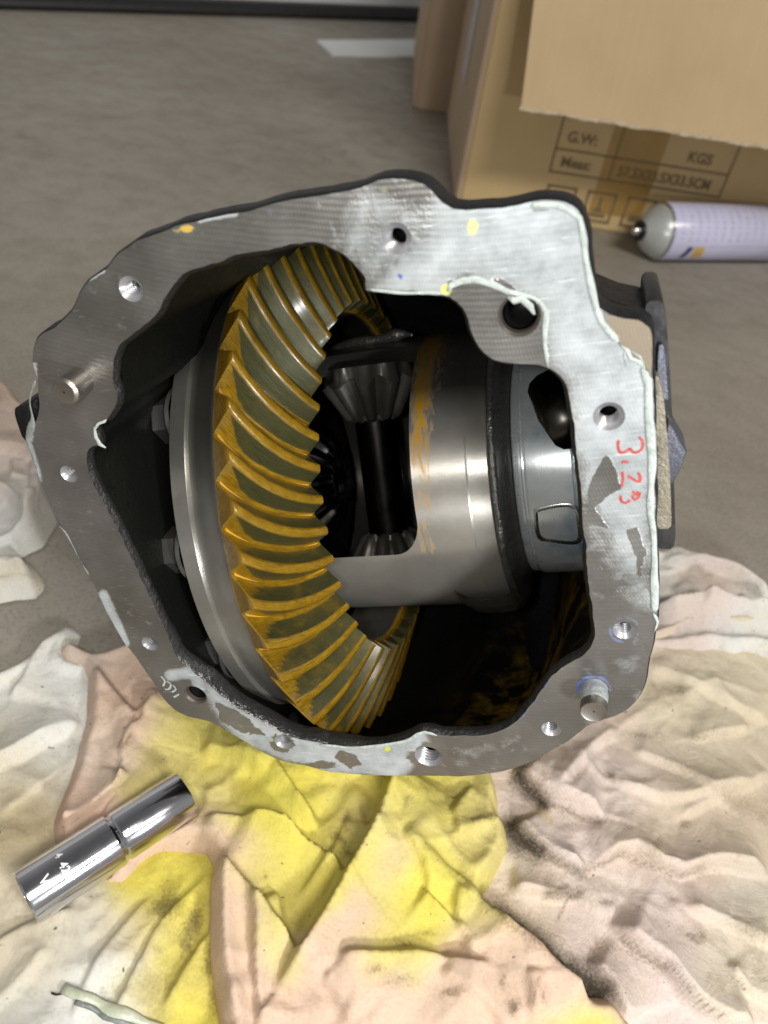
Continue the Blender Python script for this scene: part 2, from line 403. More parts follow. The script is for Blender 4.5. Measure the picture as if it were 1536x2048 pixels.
# ------------------------------------------------------------------ cardboard boxes
def card_mat(name, c1, c2):
    t = NT(name); v = t.coord('Object'); f = t.noise(v, 7, 4); s = t.coord('Object', (260, 3, 3)); w = t.noise(s, 1.2, 3); k = t.noise(v, 300, 4)
    base = t.mix(t.mr(f, .3, .7), c1, c2); base = t.mix(t.mr(w, .35, .7, 0, .06), base, (.25, .16, .075))
    t.set(Base_Color=base, Roughness=.75, Normal=t.bump(k, .2, .0004)); return t.m
M['card'] = card_mat('corrugated_cardboard', (.52, .375, .185), (.59, .44, .225))
M['card_shaded'] = card_mat('cardboard_shaded', (.42, .31, .21), (.50, .375, .26))  # darker copy of the cardboard, side shade painted in; rear box shares it
M['card_flap'] = card_mat('cardboard_flap', (.47, .345, .20), (.53, .395, .235))
M['print'] = simple('grey_print', (.16, .115, .055), (.20, .145, .07), .8, 200, .05, .0002)
M['tape'] = simple('brown_packing_tape', (.33, .20, .055), (.40, .25, .08), .35, 30, .1, .0003)
M['paper'] = simple('white_paper_label', (.42, .40, .40), (.55, .53, .53), .7, 90, .1, .0003)
e1 = horiz((1118, 297), (1455, 350)); e2 = np.array([-e1[1], e1[0], 0])
pb = on_z((1180, 457)); pc = on_z((916, 408))
s0 = (pc-pb)@e1; origin = pb+e1*s0             # front left corner of the box on the floor
BW, BH = .62, .40; BD = 0
BD = float((on_z((861, 226))-origin)@e2)
bm_ = Matrix(((e1[0], e2[0], 0, origin[0]), (e1[1], e2[1], 0, origin[1]), (0, 0, 1, 0), (0, 0, 0, 1)))
bx = thing('cardboard_box', 'open tan cardboard box with folded down flap and printed table behind the can', 'box', bm_, 'cardboard boxes standing on the floor')
T = .006
def panel(name, c, s, mat, parent, ro=None, label=None):
    me = mesh(name, *box((0, 0, 0), s), smooth=False); bmx = bmesh.new(); bmx.from_mesh(me)
    bmesh.ops.bevel(bmx, geom=bmx.edges[:], offset=.0018, segments=2, affect='EDGES'); bmx.to_mesh(me); bmx.free()
    m = Matrix.Translation(c) @ (ro or Matrix()); return obj(name, me, mat, parent, m, label)
panel('front_panel', (BW/2, T/2, BH/2), (BW, T, BH), M['card'], bx)
panel('side_panel', (-T/2+.0005, BD/2, BH/2), (T, BD, BH-.002), M['card_shaded'], bx)
panel('side_panel', (BW+T/2, BD/2, BH/2), (T, BD, BH-.002), M['card'], bx)
panel('back_panel', (BW/2, BD-T/2, BH/2), (BW-.001, T, BH-.004), M['card'], bx)
panel('bottom_panel', (BW/2, BD/2, .004), (BW-.02, BD-.02, .004), M['card'], bx)
def on_front(p, off=0.0):                       # box-local (x, z) of a pixel on the front panel (plane y = off)
    d = MW@ray(p); t = ((origin+e2*off)-CAM)@e2/(d@e2); w = CAM+d*t-origin; return w@e1, w[2]
# flap hanging outwards from the top edge
fa = on_front((1034, 0), -.05); fb = on_front((1040, 214), -.095); fc = on_front((1536, 303), -.095)
zt = BH; zb = fb[1]
def flap_pts():
    x0b, x1b = fb[0], fb[0]+.62; pts = []
    for u in np.linspace(0, 1, 60):
        row = []
        for w in np.linspace(0, 1, 10):
            y = -.004-.10*w**.8; z = zt+(zb+(fc[1]-fb[1])*u*.62/(fc[0]-fb[0])*0-zt)*w
            x = (fa[0]*(1-w)+x0b*w)+u*.62
            if w == 1: z += .0005*math.sin(u*300)+.0004*random.random()
            row.append((x, y, z))
        pts.append(row)
    return np.array(pts)
fp_ = flap_pts(); n1, n2 = fp_.shape[:2]; Vf = fp_.reshape(-1, 3); Vb = Vf+np.array([0, T*.8, .002])
Ff = [(i*n2+j, i*n2+j+1, (i+1)*n2+j+1, (i+1)*n2+j) for i in range(n1-1) for j in range(n2-1)]
o_ = len(Vf); Fb = [tuple(k+o_ for k in q[::-1]) for q in Ff]; rimf = []
for i in range(n1-1): rimf += [(i*n2+n2-1, i*n2+n2-1+o_, (i+1)*n2+n2-1+o_, (i+1)*n2+n2-1)]
for j in range(n2-1): rimf += [(j, j+o_, j+1+o_, j+1), ((n1-1)*n2+j, (n1-1)*n2+j+1, (n1-1)*n2+j+1+o_, (n1-1)*n2+j+o_)]
obj('front_flap', fixn(mesh('front_flap', np.r_[Vf, Vb], Ff+Fb+rimf, smooth=False)), M['card_flap'], bx)
# frayed pale edge of the flap
M['fray'] = simple('pale_torn_edge', (.52, .43, .30), (.62, .54, .40), .8, 300, .5, .001)
fr = []
for i in range(150):
    u = i/149; k = u*(n1-1); i0 = int(min(k, n1-2)); b0 = fp_[i0, -1]*(1-(k-i0))+fp_[i0+1, -1]*(k-i0)
    h = .002+.0016*random.random(); fr.append(box((b0[0], b0[1]-.0006, b0[2]-h*.2+.002), (.0025+.003*random.random(), .0016, h)))
obj('torn_edge', mesh('torn_edge', *join(fr), smooth=False), M['fray'], bx)['kind'] = 'stuff'
# printed table and symbols on the front panel
def strokes(segs, w, y):
    parts = []
    for (x0, z0), (x1, z1) in segs:
        d = np.array([x1-x0, z1-z0]); L = np.linalg.norm(d); d = d/L; n_ = np.array([-d[1], d[0]])*w/2; e = d*w/2
        q = [np.array([x0, z0])-e-n_, np.array([x1, z1])+e-n_, np.array([x1, z1])+e+n_, np.array([x0, z0])-e+n_]
        parts.append((np.array([(a, y, b) for a, b in q]), [(0, 1, 2, 3)]))
    return join(parts)
tl = on_front((1122, 250)); bl = on_front((1101, 342)); br = on_front((1437, 392)); tr = on_front((1471, 318)); ml = on_front((1118, 297)); md = on_front((1243, 275))
x0, x1 = (tl[0]+bl[0])/2, (tr[0]+br[0])/2; zA, zM, zB = tl[1]+.012, ml[1], bl[1]; xm = md[0]
seg = [((x0, zA), (x1, zA)), ((x0, zM), (x1, zM)), ((x0, zB), (x1, zB)), ((x0, zA), (x0, zB)), ((x1, zA), (x1, zB)), ((xm, zA), (xm, zB))]
obj('printed_table', mesh('printed_table', *strokes(seg, .0022, -.0006), smooth=False), M['print'], bx)
def text(body, size, mat, parent, m, name='lettering', ext=.0001, sx=1.0, bold=0.0):
    c = bpy.data.curves.new(name, 'FONT'); c.body = body; c.size = size; c.extrude = ext; c.align_x = 'LEFT'; c.offset = bold
    t = bpy.data.objects.new('tmp', c); col.objects.link(t); bpy.context.view_layer.update()
    me = bpy.data.meshes.new_from_object(t.evaluated_get(bpy.context.evaluated_depsgraph_get())); bpy.data.objects.remove(t)
    me.name = name; me.materials.clear(); return obj(name, me, mat, parent, m @ Matrix.Diagonal((sx, 1, 1, 1)))
UP = Matrix.Rotation(math.pi/2, 4, 'X')
rowh = zM-zB
for s, x, z in (('G.W:', x0+.010, zM+rowh*.35), ('KGS', x1-.055, zM+rowh*.3), ('Meas:', x0+.010, zB+rowh*.28), ('57.5X33.5X33.5CM', xm+.008, zB+rowh*.25)):
    text(s, rowh*.62, M['print'], bx, Matrix.Translation((x, -.0007, z)) @ UP, sx=.88 if 'X33' in s else 1, bold=.0004)
for k in range(3):
    w_ = .034; xx = x0+.004+k*.050; zz = zB-.016-w_
    sg = [((xx, zz), (xx+w_, zz)), ((xx+w_, zz), (xx+w_, zz+w_)), ((xx+w_, zz+w_), (xx, zz+w_)), ((xx, zz+w_), (xx, zz))]
    pr = [strokes(sg, .003, -.0006)]
    pics = [[(.008, .006), (.026, .006), (.026, .010), (.019, .010), (.019, .016), (.028, .024), (.006, .024), (.015, .016), (.015, .010), (.008, .010)],
            [(.006, .005), (.028, .005), (.028, .009), (.006, .009)], [(.006, .006), (.028, .006), (.024, .014), (.010, .014)]]
    pr.append((np.array([(xx+a, -.0006, zz+b) for a, b in pics[k]]), [tuple(range(len(pics[k])))]))
    if k == 1: pr.append((np.array([(xx+a, -.0006, zz+b) for a, b in [(.010, .011), (.024, .011), (.019, .017), (.019, .029), (.015, .029), (.015, .017)]]), [tuple(range(6))]))
    obj('handling_symbol', mesh('handling_symbol', *join(pr), smooth=False), M['print'], bx)
tp0 = on_front((1215, 300))[0]; tp1 = on_front((1330, 300))[0]
me = mesh('packing_tape', *box(((tp0+tp1)/2, -.0003, .19), (tp1-tp0, .0004, .34)), smooth=False); obj('packing_tape', me, M['tape'], bx)
me = mesh('paper_label', *box((-T-.0004, BD*.50, .17), (.0006, .07, .14)), smooth=False); obj('paper_label', me, M['paper'], bx)
# second box behind the first
b2 = thing('cardboard_box', 'brown cardboard box mostly hidden behind the open box', 'box', Matrix.Translation(e2*(BD+.012)+e1*min(-.006, float((on_z((832, 128))-origin)@e1))) @ bm_, 'cardboard boxes standing on the floor')
panel('front_panel', (.25, T/2, .2), (.5, T, .4), M['card_shaded'], b2)
panel('side_panel', (-T/2+.0005, .2, .2), (T, .4, .398), M['card_shaded'], b2)
panel('side_panel', (.5+T/2, .2, .2), (T, .4, .398), M['card_shaded'], b2)
panel('back_panel', (.25, .4, .2), (.5, T, .396), M['card_shaded'], b2)
panel('top_panel', (.25, .2, .401), (.5, .4, .004), M['card_shaded'], b2)

# white board lying on the floor
wbp = [on_z(p, .006)[:2] for p in [(634, 80), (664, 106), (840, 112), (850, 78)]]
Vw = np.array([(*p, .0005) for p in wbp]+[(*p, .006) for p in wbp])
wb = obj('paper_sheet', fixn(mesh('paper_sheet', Vw, [(0, 1, 2, 3), (4, 5, 6, 7), (0, 1, 5, 4), (1, 2, 6, 5), (2, 3, 7, 6), (3, 0, 4, 7)], smooth=False)), M['door'])
tag(wb, 'white board offcut lying flat on the floor against the box', 'board')

# ------------------------------------------------------------------ aerosol can
RC = .0320; c0 = on_z((1262, 462), RC); c1 = on_z((1560, 468), RC); ca = nrm(c1-c0)
cz = Vector(ca); cxx = Vector((0, 0, 1)).cross(cz).normalized(); cyy = cz.cross(cxx)
canm = Matrix(((cxx[0], cyy[0], cz[0], c0[0]), (cxx[1], cyy[1], cz[1], c0[1]), (cxx[2], cyy[2], cz[2], RC+.0005), (0, 0, 0, 1)))
can = thing('aerosol_can', 'white spray can lying on its side on the floor before the box', 'spray can', canm)
M['can_white'] = simple('glossy_lavender_white_label', (.58, .58, .80), (.64, .64, .86), .25, 20, .05, .0005)
M['can_dome'] = metal('painted_can_dome', (.50, .53, .53), (.58, .61, .60), (.25, .35), 80, .05, .0002, .35)
M['can_metal'] = metal('can_steel_seam', (.55, .55, .55), (.7, .7, .7), (.15, .25), 80, .05)
M['navy'] = simple('navy_print', (.012, .014, .06), (.02, .02, .09), .3, 30, .05, .0003)
M['gold'] = simple('yellow_print', (.62, .40, .10), (.70, .46, .14), .3, 30, .05, .0003)
M['grey_print'] = simple('pale_grey_print', (.36, .36, .46), (.42, .42, .52), .4, 30, .05, .0003)
M['valve'] = metal('dark_valve', (.05, .05, .055), (.09, .09, .1), (.2, .3), 80, .05)
obj('can_body', mesh('can_body', *lathe([(.036, .0305), (.038, RC), (.225, RC), (.2255, .031), (.228, .031), (.228, .001)], 96, axis='z')), M['can_white'], can)
obj('can_dome', mesh('can_dome', *lathe([(.0135, .0105), (.015, .0125), (.019, .0185), (.025, .0245), (.031, .0285), (.035, .0302)], 96, axis='z')), M['can_dome'], can)
obj('seam_ring', mesh('seam_ring', *lathe([(.0342, .030), (.0345, .0322), (.0355, .0328), (.0368, .0322), (.037, .030)], 96, axis='z')), M['can_metal'], can)
obj('valve_cup', mesh('valve_cup', *lathe([(.0135, .0106), (.0105, .0118), (.009, .0110), (.009, .0075), (.011, .006)], 64, axis='z')), M['valve'], can)
obj('valve_stem', mesh('valve_stem', *lathe([(.010, .0058), (.0035, .0050), (.0015, .004), (.001, .0005)], 32, axis='z')), M['can_metal'], can)
def can_patch(z0, z1, a0, a1, r, skew=0):
    V = []; nn = 14
    for i in range(nn+1):
        for j in (0, 1):
            a = a0+(a1-a0)*i/nn; z = (z0, z1)[j]+skew*i/nn; V.append((r*math.cos(a), r*math.sin(a), z))
    return np.array(V), [(2*i, 2*i+1, 2*i+3, 2*i+2) for i in range(nn)]
# angle facing the camera, measured in the can's own frame
vcam = canm.inverted().to_3x3() @ Vector(CAM-c0); ac = math.atan2(vcam.y, vcam.x)
sgn = -1 if (canm.to_3x3() @ Vector((-math.sin(ac), math.cos(ac), 0))).z > 0 else 1
rr = RC+.00025
obj('label_print', mesh('label_print', *can_patch(.061, .068, ac+sgn*.55, ac+sgn*1.1, rr, -.004)), M['navy'], can)
obj('label_print', mesh('label_print', *can_patch(.070, .084, ac+sgn*.55, ac+sgn*1.1, rr, .003)), M['gold'], can)
pr = [can_patch(.044, .215, ac+sgn*.50, ac+sgn*.512, rr)]
for k in range(11):
    z = .047+k*.011
    for i in range(7):
        a = ac+sgn*(-1.0+.2*i); pr.append(can_patch(z, z+.0012+.001*random.random(), a, a+sgn*(.06+.1*random.random()), rr))
obj('small_print', mesh('small_print', *join(pr)), M['grey_print'], can)['kind'] = 'stuff'

# ------------------------------------------------------------------ gear housing
HL = np.array([-.085, .135, F])                     # origin of the housing thing, in the housing frame
hous = thing('gear_housing', 'open black iron differential housing with machined bolt flange, standing on rags', 'differential', KM(HL))
def L(P): return np.asarray(P, float)-HL
OUT = [(471,426),(400,441),(338,458),(290,475),(271,484),(237,508),(206,541),(176,561),(162,584),(142,622),(112,655),(81,672),(68,693),(64,723),(72,750),(78,784),(77,821),(68,855),(56,896),(73,931),(85,972),(115,1036),(149,1104),(183,1161),(203,1202),(249,1285),(288,1337),(315,1378),(338,1408),(372,1432),(424,1445),(465,1469),(510,1496),(551,1517),(602,1530),(656,1542),(719,1548),(789,1552),(860,1551),(930,1551),(1006,1542),(1061,1524),(1109,1498),(1153,1469),(1179,1447),(1219,1436),(1255,1418),(1274,1399),(1285,1377),(1296,1333),(1305,1289),(1314,1235),(1313,1160),(1311,1062),(1309,950),(1308,850),(1306,762),(1304,692),(1299,656),(1280,642),(1247,639),(1217,629),(1198,614),(1187,586),(1180,551),(1175,481),(1169,445),(1155,420),(1131,407),(1089,401),(1036,409),(965,419),(930,421),(906,418),(884,405),(863,384),(830,364),(792,360),(745,366),(718,376),(623,393),(555,406)]
INN = [(440,523),(471,510),(538,499),(589,489),(623,484),(657,491),(684,506),(714,533),(731,557),(732,577),(758,582),(823,582),(888,588),(907,596),(923,611),(937,639),(944,671),(958,695),(980,713),(1008,723),(1043,727),(1078,730),(1106,741),(1127,762),(1139,790),(1143,822),(1150,867),(1154,917),(1160,970),(1164,1033),(1173,1106),(1177,1161),(1184,1216),(1189,1258),(1186,1286),(1171,1308),(1145,1322),(1116,1341),(1094,1366),(1065,1406),(1032,1443),(999,1461),(959,1471),(900,1471),(879,1469),(851,1463),(835,1466),(820,1475),(781,1487),(734,1492),(670,1491),(637,1485),(585,1474),(517,1439),(465,1409),(414,1366),(380,1338),(355,1316),(338,1277),(318,1232),(288,1168),(254,1097),(220,1029),(196,985),(176,938),(173,905),(184,893),(196,890),(190,865),(191,850),(204,842),(214,838),(224,824),(234,806),(234,784),(225,764),(227,723),(237,696),(257,676),(291,649),(315,625),(332,594),(352,561),(383,540)]
HOLES = [((793,477),31,'bright'),((262,578),26,'thread'),((138,948),19,'thread'),((300,1287),18,'thread'),((391,1390),24,'smooth'),
         ((567,1484),19,'thread'),((857,1513),28,'thread'),((1103,1458),20,'thread'),((1249,1260),23,'thread'),((1218,833),31,'thread'),((1038,632),43,'smooth')]
fo = catmull(faces(OUT), .0015); fi = catmull(faces(INN), .0012)
# small unevenness of the cast rims
def jitter(P, amp, s, o):
    c = P.mean(0); nrmv = (P-c)/np.linalg.norm(P-c, axis=1)[:, None]; return P+nrmv*((fbm(P[:, 0], P[:, 1], s, 3, o)-.5)*2*amp)[:, None]
fo = jitter(fo, .0006, .006, 1); fi = jitter(fi, .0005, .004, 5)
def circ(c, r, n=48): th = 2*math.pi*np.arange(n)/n; return np.c_[c[0]+r*np.cos(th), c[1]+r*np.sin(th)]
def depth_of(c): return (c[0]*A+c[1]*D+F*N)[2]
hc = [(face(p), r/FPX*depth_of(face(p))-.0008, k) for p, r, k in HOLES]
hl = [circ(c, r+.0008) for c, r, k in hc]
V2, Fq = sheet(fo, [fi]+hl, .00085)
# photo position of every vertex, used to lay the stains where they lie on the real face
C3 = V2[:, :1]*A+V2[:, 1:]*D+F*N; PX = np.c_[C3[:, 0]/C3[:, 2]*FPX+CX, C3[:, 1]/C3[:, 2]*FPX+CY]
film = np.maximum.reduce([
    inpoly(PX, [(880,330),(1200,330),(1340,700),(1340,900),(1330,1250),(1240,1210),(1190,1130),(1150,1000),(1130,860),(1145,760),(1095,725),(1080,620),(930,560),(890,600),(730,585),(760,540),(840,470)], 45)*(.95-.32*smooth01((PX[:, 1]-820)/260)),
    inpoly(PX, [(700,340),(900,380),(860,600),(720,600),(640,480)], 40)*.55,
    along(PX, [(620,395),(800,350)], 60)*.35,
    inpoly(PX, [(400,1350),(470,1405),(560,1450),(700,1490),(850,1455),(870,1500),(800,1560),(640,1545),(480,1490),(430,1430)], 14)*.92,
    inpoly(PX, [(870,1490),(1100,1430),(1200,1300),(1170,1310),(1140,1340),(1050,1500),(900,1570)], 22)*.45,
    along(PX, [(207,1190),(250,1285)], 14)*.9, along(PX, [(400,440),(470,427)], 9)*.9, along(PX, [(180,556),(205,540)], 8)*.9,
    along(PX, [(70,730),(60,890),(80,960)], 10)*.7, along(PX, [(340,1350),(390,1345),(400,1375)], 16)*.9,
    gauss(PX, (1260,1330), 60, 30)*.50, gauss(PX, (1280,1400), 30)*.55])
bare = np.maximum.reduce([
    inpoly(PX, [(1212,912),(1232,935),(1235,960),(1245,975),(1210,995),(1190,1015),(1205,1040),(1215,1055),(1200,1050),(1175,1045),(1172,1030),(1178,1010),(1176,990),(1185,960),(1200,930)], 6),
    inpoly(PX, [(1255,1060),(1275,1055),(1285,1090),(1292,1110),(1270,1110),(1262,1085)], 6), inpoly(PX, [(1275,1110),(1290,1105),(1285,1160),(1270,1150)], 5)*.8,
    inpoly(PX, [(1180,1140),(1205,1165),(1190,1170),(1180,1160)], 5), inpoly(PX, [(1185,1180),(1218,1172),(1215,1185),(1185,1195)], 4),
    inpoly(PX, [(895,560),(1000,560),(1085,620),(1095,735),(1000,740),(930,660),(905,610)], 12)*1.0,
    inpoly(PX, [(1198,600),(1320,640),(1320,770),(1290,735),(1250,700),(1215,665)], 6),
    inpoly(PX, [(680,1500),(710,1510),(725,1530),(700,1535),(670,1515)], 7), inpoly(PX, [(430,1400),(480,1420),(530,1470),(490,1470),(440,1440)], 9)*.8,
    gauss(PX, (566,1484), 30, 24)*.8, gauss(PX, (857,1513), 46, 34)*.9, gauss(PX, (640,1530), 60, 12)*.7, gauss(PX, (860,1540), 60, 12)*.5])
stc = np.tile(np.array([.3, .3, .3]), (len(PX), 1)); sta = np.zeros(len(PX))
def stain(m, c):
    global sta
    w = m > sta; stc[w] = c; sta = np.maximum(sta, m)
Y = (.55, .36, .02)
stain(inpoly(PX, [(1200,625),(1320,640),(1320,770),(1290,735),(1250,700),(1215,665)], 5)*.62, (.23, .185, .13))
stain(gauss(PX, (375,458), 18, 12)*.72, Y); stain(gauss(PX, (352,462), 14, 6)*.5, Y); stain(along(PX, [(385,465),(400,490)], 7)*.42, Y); stain(gauss(PX, (768,380), 18)*.5, (.5, .5, .2))
stain(gauss(PX, (945,455), 14, 22)*.8, (.55, .58, .22)); stain(gauss(PX, (893,578), 14)*.9, (.55, .55, .12)); stain(gauss(PX, (775,1497), 7)*.95, (.55, .55, .02))
stain(gauss(PX, (1301,899), 7)*1.0, (.72, .60, .06)); stain(gauss(PX, (800,553), 7)*.85, (.05, .09, .4)); stain(gauss(PX, (540,425), 10, 14)*.4, (.06, .07, .2))
rb = np.hypot(PX[:, 0]-1249, (PX[:, 1]-1260)*1.15); stain(np.clip(1.1-abs(rb-28)/8, 0, 1)*(.30+.5*fbm(PX[:, 0], PX[:, 1], 22, 2, 6)), (.09, .14, .36))
rb2 = np.hypot(PX[:, 0]-1188, (PX[:, 1]-1380)*1.25); stain(np.clip(1.1-abs(rb2-33)/9, 0, 1)*np.where(PX[:, 1] < 1385, .35+.5*fbm(PX[:, 0], PX[:, 1], 22, 2, 9), 0), (.09, .14, .40))
din = near(V2, fi)[0]
stain(np.clip(1-din/.0012, 0, 1)*np.clip(inpoly(PX, [(280,1200),(400,1370),(330,1370),(270,1200)], 12)+inpoly(PX, [(850,1430),(1120,1300),(1160,1360),(1040,1500),(870,1500)], 12)+inpoly(PX, [(1140,950),(1190,950),(1200,1160),(1160,1160)], 12), 0, 1)*(.05+.75*fbm(PX[:, 0], PX[:, 1], 30, 3, 2)), (.02, .03, .15))
me = mesh('mating_face', np.c_[L(np.c_[V2, np.full(len(V2), F)])], Fq, attrs={'film': film, 'bare': bare, 'stain': stc, 'amount': sta})
obj('mating_flange', me, M['face'], hous, label='machined grey flange smeared with pale sealant')
def ring3(P, n): return np.c_[P, np.full(len(P), n)]
def scale2(P, c, s): return c+(P-c)*s
CO = fo.mean(0)
def inset(P, d):
    t = np.roll(P, -2, 0)-np.roll(P, 2, 0); t /= np.linalg.norm(t, axis=1)[:, None]+1e-12; n_ = np.c_[-t[:, 1], t[:, 0]]
    if ((P-P.mean(0))*n_).sum() < 0: n_ = -n_
    return P-n_*d
# dark rough edge of the flange, then the bulged body behind it
am, dm = -.085, .13
def bulge(P, n, extra):
    e = math.sqrt(max(1e-6, .1212**2-(n-N0)**2)); B = D0+e+extra; Tt = D0-e-extra*.3
    hi = P[:, 1].max(); lo = P[:, 1].min(); q = P.copy()
    kh = max((B-dm)/(hi-dm), .15); kt = (n-F)*.11
    f_ = np.clip((dm-P[:, 1])/(dm-lo), 0, 1); q[:, 1] = np.where(P[:, 1] > dm, dm+(P[:, 1]-dm)*kh, P[:, 1]+kt*f_)
    if extra > 0:                                  # the cast body tapers on its top and right
        fs = np.clip(f_*1.6, 0, 1); tgt = np.maximum(P[:, 1], foo[:, 1]*n/F+.0015); q[:, 1] = np.where(P[:, 1] > dm, q[:, 1], P[:, 1]+fs*(tgt-P[:, 1]))
        r_ = np.clip((P[:, 0]-am)/(P[:, 0].max()-am)*1.4, 0, 1); q[:, 0] = P[:, 0]+r_*(np.minimum(P[:, 0], foo[:, 0]*n/F-.0015)-P[:, 0])
    s = 1.0 if n < .325 else math.sqrt(max(.02, 1-((n-.325)/.105)**2)); q[:, 0] = am+(q[:, 0]-am)*s
    if n > .325: q[:, 1] = N0*0+D0+(q[:, 1]-D0)*max(s, .3)
    return q
E1 = [ring3(fo, F+.00005), ring3(inset(fo, -.0005), F+.0008), ring3(inset(fo, -.0010), F+.0070), ring3(inset(fo, .0004), F+.0096), ring3(inset(fo, .006), F+.0102)]
V, Fc = loft([L(r) for r in E1]); obj('flange_edge', fixn(mesh('flange_edge', V, Fc)), M['rim'], hous)
fob = inset(fo, .010); fob = fob[::3]; foo = fo[::3]
R_ = [L(ring3(fob, F+.0100))]
for n in (.205, .225, .25, .275, .297, .325, .35, .375, .395, .41, .417): R_.append(L(ring3(bulge(fob, n, .004), n)))
V, Fc = loft(R_, True, False, True); obj('housing_body', fixn(mesh('housing_body', V, Fc)), M['rim'], hous)
# inner lip and cavity
lipd = np.zeros(len(fi)); 
C3i = fi[:, :1]*A+fi[:, 1:]*D+F*N; PI = np.c_[C3i[:, 0]/C3i[:, 2]*FPX+CX, C3i[:, 1]/C3i[:, 2]*FPX+CY]
ll = inpoly(PI, [(340,1290),(420,1300),(700,1440),(690,1520),(560,1500),(380,1400)], 30)
lip1 = fi.copy(); stp = inset(fi, .0008)
l0 = ring3(fi, F-.00005); l1 = ring3(stp, F+.0012)
l2 = np.c_[inset(fi, .0012)*1.0, F+.0022+.0030*ll]; l3 = np.c_[inset(fi, .0002), F+.0042+.0030*ll]
V, Fc = loft([L(x) for x in (l0, l1, l2, l3)])
obj('inner_lip', fixn(mesh('inner_lip', V, Fc, attrs={'shine': np.tile(smooth01(ll), 4)})), M['lip'], hous, label='shiny rough cast lip around the opening')
fic = fi[::3]; ic = inset(fi, .0002)[::3]; llc = ll[::3]
R_ = [L(np.c_[ic, F+.0042+.0030*llc])]
for n in (.199, .22, .25, .275, .297, .325, .35, .375, .395, .406): R_.append(L(ring3(bulge(fic, n, -.0002), n)))
V, Fc = loft(R_, True, False, True)
Vc = V+HL; pt = gauss(Vc[:, [0, 2]], (-.045, .24), .03, .05)*np.clip((Vc[:, 1]-.18)/.03, 0, 1)
def cav_mat():
    t = NT('oily_cavity_wall'); v = t.coord(); f = t.noise(v, 160, 4); g = t.noise(v, 45, 6, .7)
    a = t.attr('paint').outputs['Fac']; m_ = t.math('MULTIPLY', t.mr(g, .44, .60), a)
    colr = t.mix(m_, (.005, .0055, .0045), (.34, .20, .02)); t.set(Base_Color=colr, Roughness=.5, Metallic=0, Specular_IOR_Level=.12, Normal=t.bump(f, .6, .001)); return t.m
obj('cavity_wall', mesh('cavity_wall', V, Fc, attrs={'paint': pt}), cav_mat(), hous)
M['deep'] = simple('bore_depth_shade', (.004, .004, .004), (.010, .010, .010), .4)  # near-black colour paints the shade deep in the bolt holes
# bolt holes with real threads
for (c, r, k), (p, _, _) in zip(hc, HOLES):
    ch = .0008; prof = [(0, r+ch), (.0007, r+.0001)]; depth = .0095
    if k != 'smooth':
        z = .0008; pitch = .00105 if r < .0036 else .00125
        while z < depth-.0006: prof += [(z, r), (z+pitch*.45, r-.00065), (z+pitch*.6, r-.00065)]; z += pitch
    cl_ = [(.0022 if k == 'smooth' else .0062, r-.0007), (depth+.004, r-.0009), (depth+.0045, .0002)]
    if k == 'smooth': prof += [(.0022, r-.0002)]
    else: prof = [q_ for q_ in prof if q_[0] < .0062]+[(.0062, r-.0005)]
    Vh, Fh = lathe(prof, 40, axis='z'); Vh = Vh+np.array([*c, F-.00003])-HL
    me = mesh('bolt_hole', Vh, [f[::-1] for f in Fh]); autosmooth(me, 22)
    hb_ = obj('bolt_hole', me, M['bore'] if p in ((391,1390),(1038,632)) else M['thread'], hous)
    Vh, Fh = lathe(cl_, 32, axis='z'); Vh = Vh+np.array([*c, F])-HL; obj('bore_bottom', mesh('bore_bottom', Vh, [f[::-1] for f in Fh]), M['deep'], hb_)
# dowels
def dowel(pb_, tip, r, crust):
    c = face(pb_); best = None
    for Ln in np.arange(.003, .02, .0005):
        P = c[0]*A+c[1]*D+(F-Ln)*N; q = P[:2]/P[2]*FPX+[CX, CY]; e = np.hypot(*(q-np.array(tip)))
        if best is None or e < best[0]: best = (e, Ln)
    Ln = best[1]; o = np.array([*c, F])-HL; m = Matrix.Translation(o)
    if not crust:
        d = obj('dowel_pin', mesh('dowel_pin', *lathe([(.002, r), (-Ln+.0008, r), (-Ln, r-.0008), (-Ln-.0001, .0003)], 48, axis='z')), M['dowel'], hous, m)
    else:
        d = obj('dowel_pin', mesh('dowel_pin', *lathe([(-Ln*.62, r*.86), (-Ln*.66, r*1.0), (-Ln+.0006, r*1.03), (-Ln, r*.97), (-Ln+.0003, r*.85), (-Ln+.0003, .0003)], 48, axis='z')), M['dowel'], hous, m, 'stubby dowel crusted with grey sealant')
        Vd, Fd = lathe([(.001, r*1.1)]+[(-Ln*t, r*(1.08-.25*abs(t-.3))) for t in np.linspace(.05, .60, 8)]+[(-Ln*.66, r*.85)], 48, axis='z')
        nz = fbm(Vd[:, 0]*1+Vd[:, 2], Vd[:, 1], .0018, 2); Vd[:, :2] *= (1+.10*(nz-.5))[:, None]; obj('sealant_crust', mesh('sealant_crust', Vd, Fd), M['frost'], d)
    autosmooth(d.data, 40); return Ln
L1 = dowel((163, 760), (129, 784), .0040, False); L2 = dowel((1188, 1378), (1184, 1424), .0041, True)
